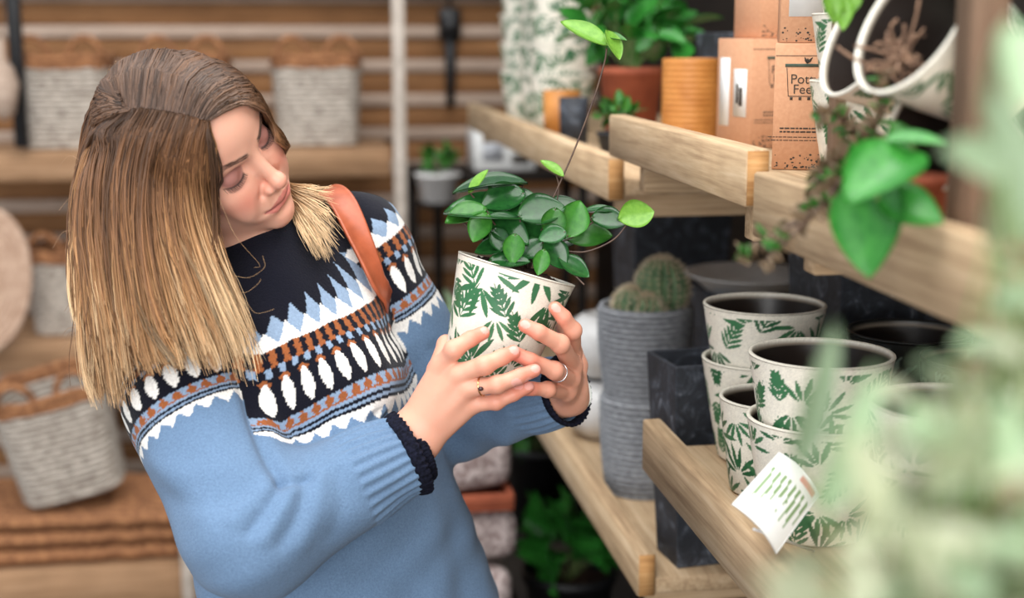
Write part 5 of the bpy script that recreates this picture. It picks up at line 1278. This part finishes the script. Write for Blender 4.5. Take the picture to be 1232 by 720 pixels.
def strands(G, n, thick, jit, r0, trim, seed, clumps=60, push=True, tmax=None):
    rg = np.random.default_rng(seed); G = np.array(G); k = len(G) - 1
    cl = rg.uniform(0, 1, clumps); cs = rg.normal(0, 1, (clumps, 4)); clen = rg.uniform(trim, 1.0, clumps)
    ci = rg.integers(0, clumps, n); tt = cl[ci] + rg.normal(0, .55 / clumps, n) ; mixu = rg.uniform(0, 1, n) < .25
    tt[mixu] = rg.uniform(0, 1, mixu.sum()); tt = np.clip(np.abs(tt), 0, .9999) * k
    i = np.minimum(tt.astype(int), k - 1); f = tt - i; f = f * f * (3 - 2 * f) * .5 + f * .5
    P = G[i] * (1 - f)[:, None, None] + G[i + 1] * f[:, None, None]              # n,24,3
    L = (clen[ci] * rg.uniform(.93, 1.0, n))
    s = np.linspace(0, 1, 15)[None] * L[:, None] * 23; j = np.minimum(s.astype(int), 22); fs = (s - j)[..., None]
    P = np.take_along_axis(P, j[..., None].repeat(3, 2), 1) * (1 - fs) + np.take_along_axis(P, (j + 1)[..., None].repeat(3, 2), 1) * fs
    w = np.linspace(0, 1, 15)[None, :, None]
    lay = rg.uniform(0, 1, n) ** 1.6
    P[:, :, 2] -= (lay[:, None] * thick) * np.minimum(1, w[..., 0] * 5)
    amp = jit * (.3 + w)                                                         # soft waves, shared within a lock
    P[:, :, 0] += (amp[..., 0] * (cs[ci, 0][:, None] * np.sin(w[..., 0] * (3 + 2 * np.abs(cs[ci, 1][:, None])) + cs[ci, 2][:, None] * 3))) 
    P[:, :, 2] += (amp[..., 0] * .8 * cs[ci, 3][:, None] * np.sin(w[..., 0] * 4 + cs[ci, 1][:, None] * 3))
    P += rg.normal(0, 1, (n, 1, 3)) * .0016 * (.15 + w) + rg.normal(0, .00035, P.shape)
    if push:
        Z = P.reshape(-1, 3)
        for _ in range(2):
            sd = head_sdf(Z.astype(np.float32)); tg = (.0035 + .005 * (1 - lay)[:, None] * np.ones(15)).reshape(-1) * np.minimum(1, np.tile(np.linspace(0, 1, 15), n) * 6 + .25)
            m = sd < tg
            if m.any(): Z[m] += grad(head_sdf, Z[m]) * (tg[m] - sd[m])[:, None]
        m = (Z[:, 1] < .10)
        zz = Z[m]; sd = jumper_sdf(zz.astype(np.float32)); h = sd < .004
        if h.any():
            q = zz[h]; q += grad(jumper_sdf, q) * (.004 - sd[h])[:, None]; zz[h] = q
        Z[m] = zz; P = Z.reshape(P.shape)
    # three-sided tapering tubes
    T = np.gradient(P, axis=1); T /= np.linalg.norm(T, axis=2, keepdims=True) + 1e-9
    A = np.cross(T, np.array([0.05, 0.02, 1.0])); A /= np.linalg.norm(A, axis=2, keepdims=True) + 1e-9; B = np.cross(T, A)
    rad = r0 * rg.uniform(.7, 1.25, (n, 1)) * (1 - .75 * np.linspace(0, 1, 15)[None] ** 3)
    V_ = np.stack([P + rad[..., None] * (A * math.cos(q) + B * math.sin(q)) for q in (math.pi / 2, math.pi * 7 / 6, math.pi * 11 / 6)], 2)
    base = (np.arange(n) * 45)[:, None, None] + (np.arange(14) * 3)[None, :, None]; e = np.arange(3)[None, None]; e2 = (e + 1) % 3
    F_ = np.stack([base + e, base + e2, base + 3 + e2, base + 3 + e], -1).reshape(-1, 4)
    return V_.reshape(-1, 3), F_, tt / k, lay, w, n, cs[ci], rg
def hair_cols(n, tt, lay, cs, rg, shift=0.0, lightend=.0):
    s = np.linspace(0, 1, 15)[None] + shift + .10 * cs[:, 0:1] + rg.normal(0, .05, (n, 1)) + lightend * np.linspace(0, 1, 15)[None]
    stops = np.array([-.2, .05, .3, .6, .9, 1.2]); cols = np.array([srgb(*c) for c in ((84, 66, 56), (92, 70, 56), (98, 68, 47), (124, 87, 58), (164, 122, 82), (214, 182, 142))])
    C_ = np.stack([np.interp(s, stops, cols[:, c]) for c in range(3)], -1)
    C_ *= (1 + .24 * cs[:, 1][:, None, None] + rg.normal(0, .20, (n, 1, 1))).clip(.35, 1.8)
    return np.repeat(C_[:, :, None], 3, 2).reshape(-1, 3)
HV = []; HF = []; HC = []; o_ = 0
for G, n, thick, jit, r0, trim, seed, cl, shift, le in ((NEAR, 7600, .030, .0058, .00078, .68, 3, 150, .0, .0), (FAR, 3600, .012, .0016, .00070, .96, 5, 60, -.16, -.10), (CROWN, 1100, .006, .002, .00072, .85, 13, 40, -.06, .0), (ENDS, 420, .012, .004, .00062, .70, 9, 30, .55, .15)):
    V_, F_, tt, lay, w, nn_, cs, rg = strands(G, n, thick, jit, r0, trim, seed, cl)
    le_ = le
    HV.append(V_); HF.append(F_ + o_); o_ += len(V_); HC.append(hair_cols(n, tt, lay, cs, rg, shift + (.24 * sstep(.30, .0, tt)[:, None] if G is NEAR else 0), le))
# a few loose flyaway hairs
rg = np.random.default_rng(21)
fly = []
for _ in range(46):
    x0, y0 = rg.uniform(92, 300), 0
    if rg.uniform() < .5: st = (rg.uniform(90, 108), rg.uniform(180, 420)); dr = (-1, rg.uniform(-.2, .6))
    else: st = (rg.uniform(130, 300), 0); st = (st[0], np.interp(st[0], [90, 130, 190, 240, 290, 320], [190, 90, 66, 74, 96, 132])); dr = (rg.uniform(-.8, .8), -.7)
    l_ = rg.uniform(8, 34); dz = rg.uniform(1.55, 1.60)
    pts = catmull(np.array([C3(st[0], st[1] + 6, dz), C3(st[0] + dr[0] * l_ * .5 + rg.normal(0, 3), st[1] + dr[1] * l_ * .5, dz), C3(st[0] + dr[0] * l_ * .8 + rg.normal(0, 6), st[1] + l_ * .5 * abs(dr[1]) * np.sign(dr[1]) + l_ * .6, dz)]), 14)
    v, f = tube_np(pts, .00022, 3, cap=False); HV.append(v); HF.append(f[0] + o_); o_ += len(v); HC.append(np.tile(np.array(srgb(150, 115, 85)), (len(v), 1)))
for pts in ([(258, 225, 1.53), (268, 250, 1.525), (284, 285, 1.52), (312, 318, 1.535), (306, 322, 1.54)], [(282, 332, 1.50), (300, 334, 1.50), (318, 322, 1.50), (316, 308, 1.50)],
            [(284, 350, 1.50), (296, 352, 1.50), (310, 342, 1.50), (314, 336, 1.50)], [(296, 362, 1.50), (306, 376, 1.50), (318, 376, 1.50), (330, 372, 1.50)]):
    v, f = tube_np(catmull(np.array([C3(*p) for p in pts]), 24), .00016, 3, cap=False); HV.append(v); HF.append(f[0] + o_); o_ += len(v); HC.append(np.tile(np.array(srgb(205, 165, 120)), (len(v), 1)))
t = NT('hair'); a_ = t.n('ShaderNodeAttribute', attribute_name='Col'); t.l(a_.outputs['Color'], t.b.inputs['Base Color'])
t.set(Roughness=.42, Specular_IOR_Level=.38)
hair = wobj('hair', cam2world(np.concatenate(HV)), np.concatenate(HF), t.m, person, cols=np.concatenate(HC)); hair['label'] = 'long straight brown hair with honey blond ends'

# ---- brows and lashes
MLASH = mat_noise('lash', srgb(24, 16, 15), srgb(44, 30, 26), 30, .5, bump=0)
MBROW = mat_noise('brow', srgb(70, 48, 40), srgb(100, 72, 58), 30, .6, bump=0)
def on_face(x, y):
    z = 45.0
    for _ in range(60):
        s = float(head_sdf(from_face(np.array([x, y, z]) / 1000.)[None].astype(np.float32))[0]) * 1000
        if s < .15: break
        z -= max(.3, s * .7)
    return z
bv = MB(); lv = MB(); rg = np.random.default_rng(4)
for sg in (-1, 1):
    for q in range(90):
        ax_ = rg.uniform(9, 53); by = 15.5 + 6.5 * sstep(10, 40, ax_) - 5.5 * sstep(38, 54, ax_); hw = 3.0 - 1.8 * sstep(34, 54, ax_)
        y0 = by + rg.uniform(-hw, hw); ln = rg.uniform(5, 8); an = rg.uniform(.05, .6) if ax_ < 36 else rg.uniform(-.5, 0.1)
        P = []
        for s in (0, .5, 1.):
            xx, yy = ax_ + s * ln * math.cos(an), y0 + s * ln * math.sin(an); P.append(from_face(np.array([sg * xx, yy, on_face(sg * xx, yy) + .4 + .5 * s]) / 1000.))
        v, f = tube_np(np.array(P), [.00022, .00020, .00008], 3, cap=False); bv.add(cam2world(v), f)
    for q in range(30):
        ax_ = 18.5 + 27 * (q + rg.uniform(-.3, .3)) / 29; ly = -6.5 - 4.4 * (1 - ((ax_ - 31) / 14.5) ** 2)
        z = on_face(sg * ax_, ly); ln = 4.6 + 2.6 * sstep(20, 42, ax_); ox = (ax_ - 28) * .16
        P = [from_face(np.array(p) / 1000.) for p in ((sg * ax_, ly, z), (sg * (ax_ + ox * .5), ly - ln * .38, z + ln * .50), (sg * (ax_ + ox), ly - ln * .45, z + ln * .95))]
        v, f = tube_np(catmull(np.array(P), 5), [.00032, .00030, .00024, .00018, .00008], 3, cap=False); lv.add(cam2world(v), f)
for nm, m_, mt in (('eyebrows', bv, MBROW), ('eyelashes', lv, MLASH)):
    V_, F_ = m_.data(); o = wobj(nm, V_, F_, mt, person); o['kind'] = 'stuff'

# ---- jeans and shoes, below the frame
Wd = lambda v: (np.asarray(v, float) - CAM) @ np.stack([cR, cU, -cF], 1)      # world -> camera axes
hipc = cam2world(TH[None])[0]
latw = np.array([cR[0], cR[1], 0]) * .9 - np.array([0, .42, 0]) ; latw = np.array([.80, .55, 0]); latw /= np.linalg.norm(latw)
fwdw = np.array([latw[1], -latw[0], 0])
hip = [hipc + s * latw * .085 - np.array([0, 0, .03]) for s in (-1, 1)]
knee = [np.array([hipc[0], hipc[1], .50]) + s * latw * .085 + fwdw * .03 for s in (-1, 1)]
foot = [np.array([hipc[0], hipc[1], .09]) + s * latw * .095 - fwdw * .01 for s in (-1, 1)]
def legs(P):
    d = None
    for h, k, f in zip(hip, knee, foot):
        c = chain(P, [h, k, f], [.090, .062, .050], .03); d = c if d is None else smin(d, c, .02)
    d = smin(d, ell(P, hipc, (.15, .13, .13)), .05)
    return smax(d, .055 - P[:, 2], .004)
V, Q = surface_nets(legs, hipc - np.array([.35, .35, hipc[2]]), hipc + np.array([.35, .35, .12]), .010); V = relax(V, Q, 2)
wobj('jeans', V, Q, mat_noise('denim', srgb(36, 48, 72), srgb(60, 78, 110), 220, .9, bump=.3), person)
for f in foot:
    toe = f + fwdw * .15; toe = np.array([toe[0], toe[1], .035]); heel = np.array([f[0], f[1], .045]) - fwdw * .04
    V, Q = surface_nets(lambda P: smax(smin(chain(P, [heel, toe], [.042, .036], .02), cone(P, heel + np.array([0, 0, .02]), f + np.array([0, 0, .02]), .045, .048), .03), -P[:, 2] + .001, .003),
                        f - np.array([.26, .26, f[2] + .01]), f + np.array([.26, .26, .12]), .008); V = relax(V, Q, 2)
    wobj('boot', V, Q, mat_noise('boot_leather', srgb(40, 30, 26), srgb(62, 46, 38), 60, .5, bump=.2), person)

# ---- strap of the bag on her back
bag = empty('backpack', cam2world(C3(420, 420, 1.93)[None])[0], 'tan leather backpack with one strap over her shoulder', 'bag')
MLEA = mat_noise('tan_leather', srgb(150, 74, 46), srgb(178, 92, 60), 40, .42, bump=.15)
sp = []
for p in [(372, 262, 1.86), (380, 236, 1.80), (396, 229, 1.73), (412, 242, 1.695), (428, 275, 1.678), (446, 315, 1.675), (459, 348, 1.69), (467, 375, 1.74), (468, 398, 1.80), (460, 415, 1.85), (446, 430, 1.90), (430, 440, 1.94)]: sp.append(C3(*p))
sp = catmull(np.array(sp), 60)
for _ in range(3):
    sd = jumper_sdf(sp.astype(np.float32)); m = sd < .006
    m[36:] = False
    if m.any(): sp[m] += grad(jumper_sdf, sp[m]) * (.006 - sd[m])[:, None]
ker = np.ones(5) / 5
for c in range(3): sp[2:-2, c] = np.convolve(sp[:, c], ker, 'valid')
T = np.gradient(sp, axis=0); T /= np.linalg.norm(T, axis=1)[:, None]; Ng = grad(jumper_sdf, sp, .01); Ng -= T * (Ng * T).sum(1)[:, None]; Ng /= np.linalg.norm(Ng, axis=1)[:, None]
S = np.cross(T, Ng); hw = .0165; th_ = .0016
prof = [(-hw, -th_), (-hw * .96, th_), (-hw * .80, th_ * 1.2), (-hw * .76, th_ * .7), (hw * .76, th_ * .7), (hw * .80, th_ * 1.2), (hw * .96, th_), (hw, -th_)]
V = (sp[:, None] + S[:, None] * np.array([p[0] for p in prof])[None, :, None] + Ng[:, None] * np.array([p[1] for p in prof])[None, :, None]).reshape(-1, 3)
k_ = len(prof); i = np.arange(59)[:, None] * k_; j = np.arange(k_)[None]; j2 = (j + 1) % k_
F = np.stack([i + j, i + j2, i + k_ + j2, i + k_ + j], -1).reshape(-1, 4)
wobj('strap', cam2world(V), F, MLEA, bag)
def bagf(P): 
    q = (P - C3(400, 430, 1.99).astype(np.float32)); M = np.stack([tl, tu, tf], 1).astype(np.float32); q = q @ M
    b = np.abs(q) - np.array([.11, .14, .045], np.float32); return np.linalg.norm(np.maximum(b, 0), axis=1) + np.minimum(b.max(1), 0) - .02
V, Q = surface_nets(bagf, C3(400, 430, 1.99) - .26, C3(400, 430, 1.99) + .26, .008)
wobj('bag_body', cam2world(V), Q, MLEA, bag)
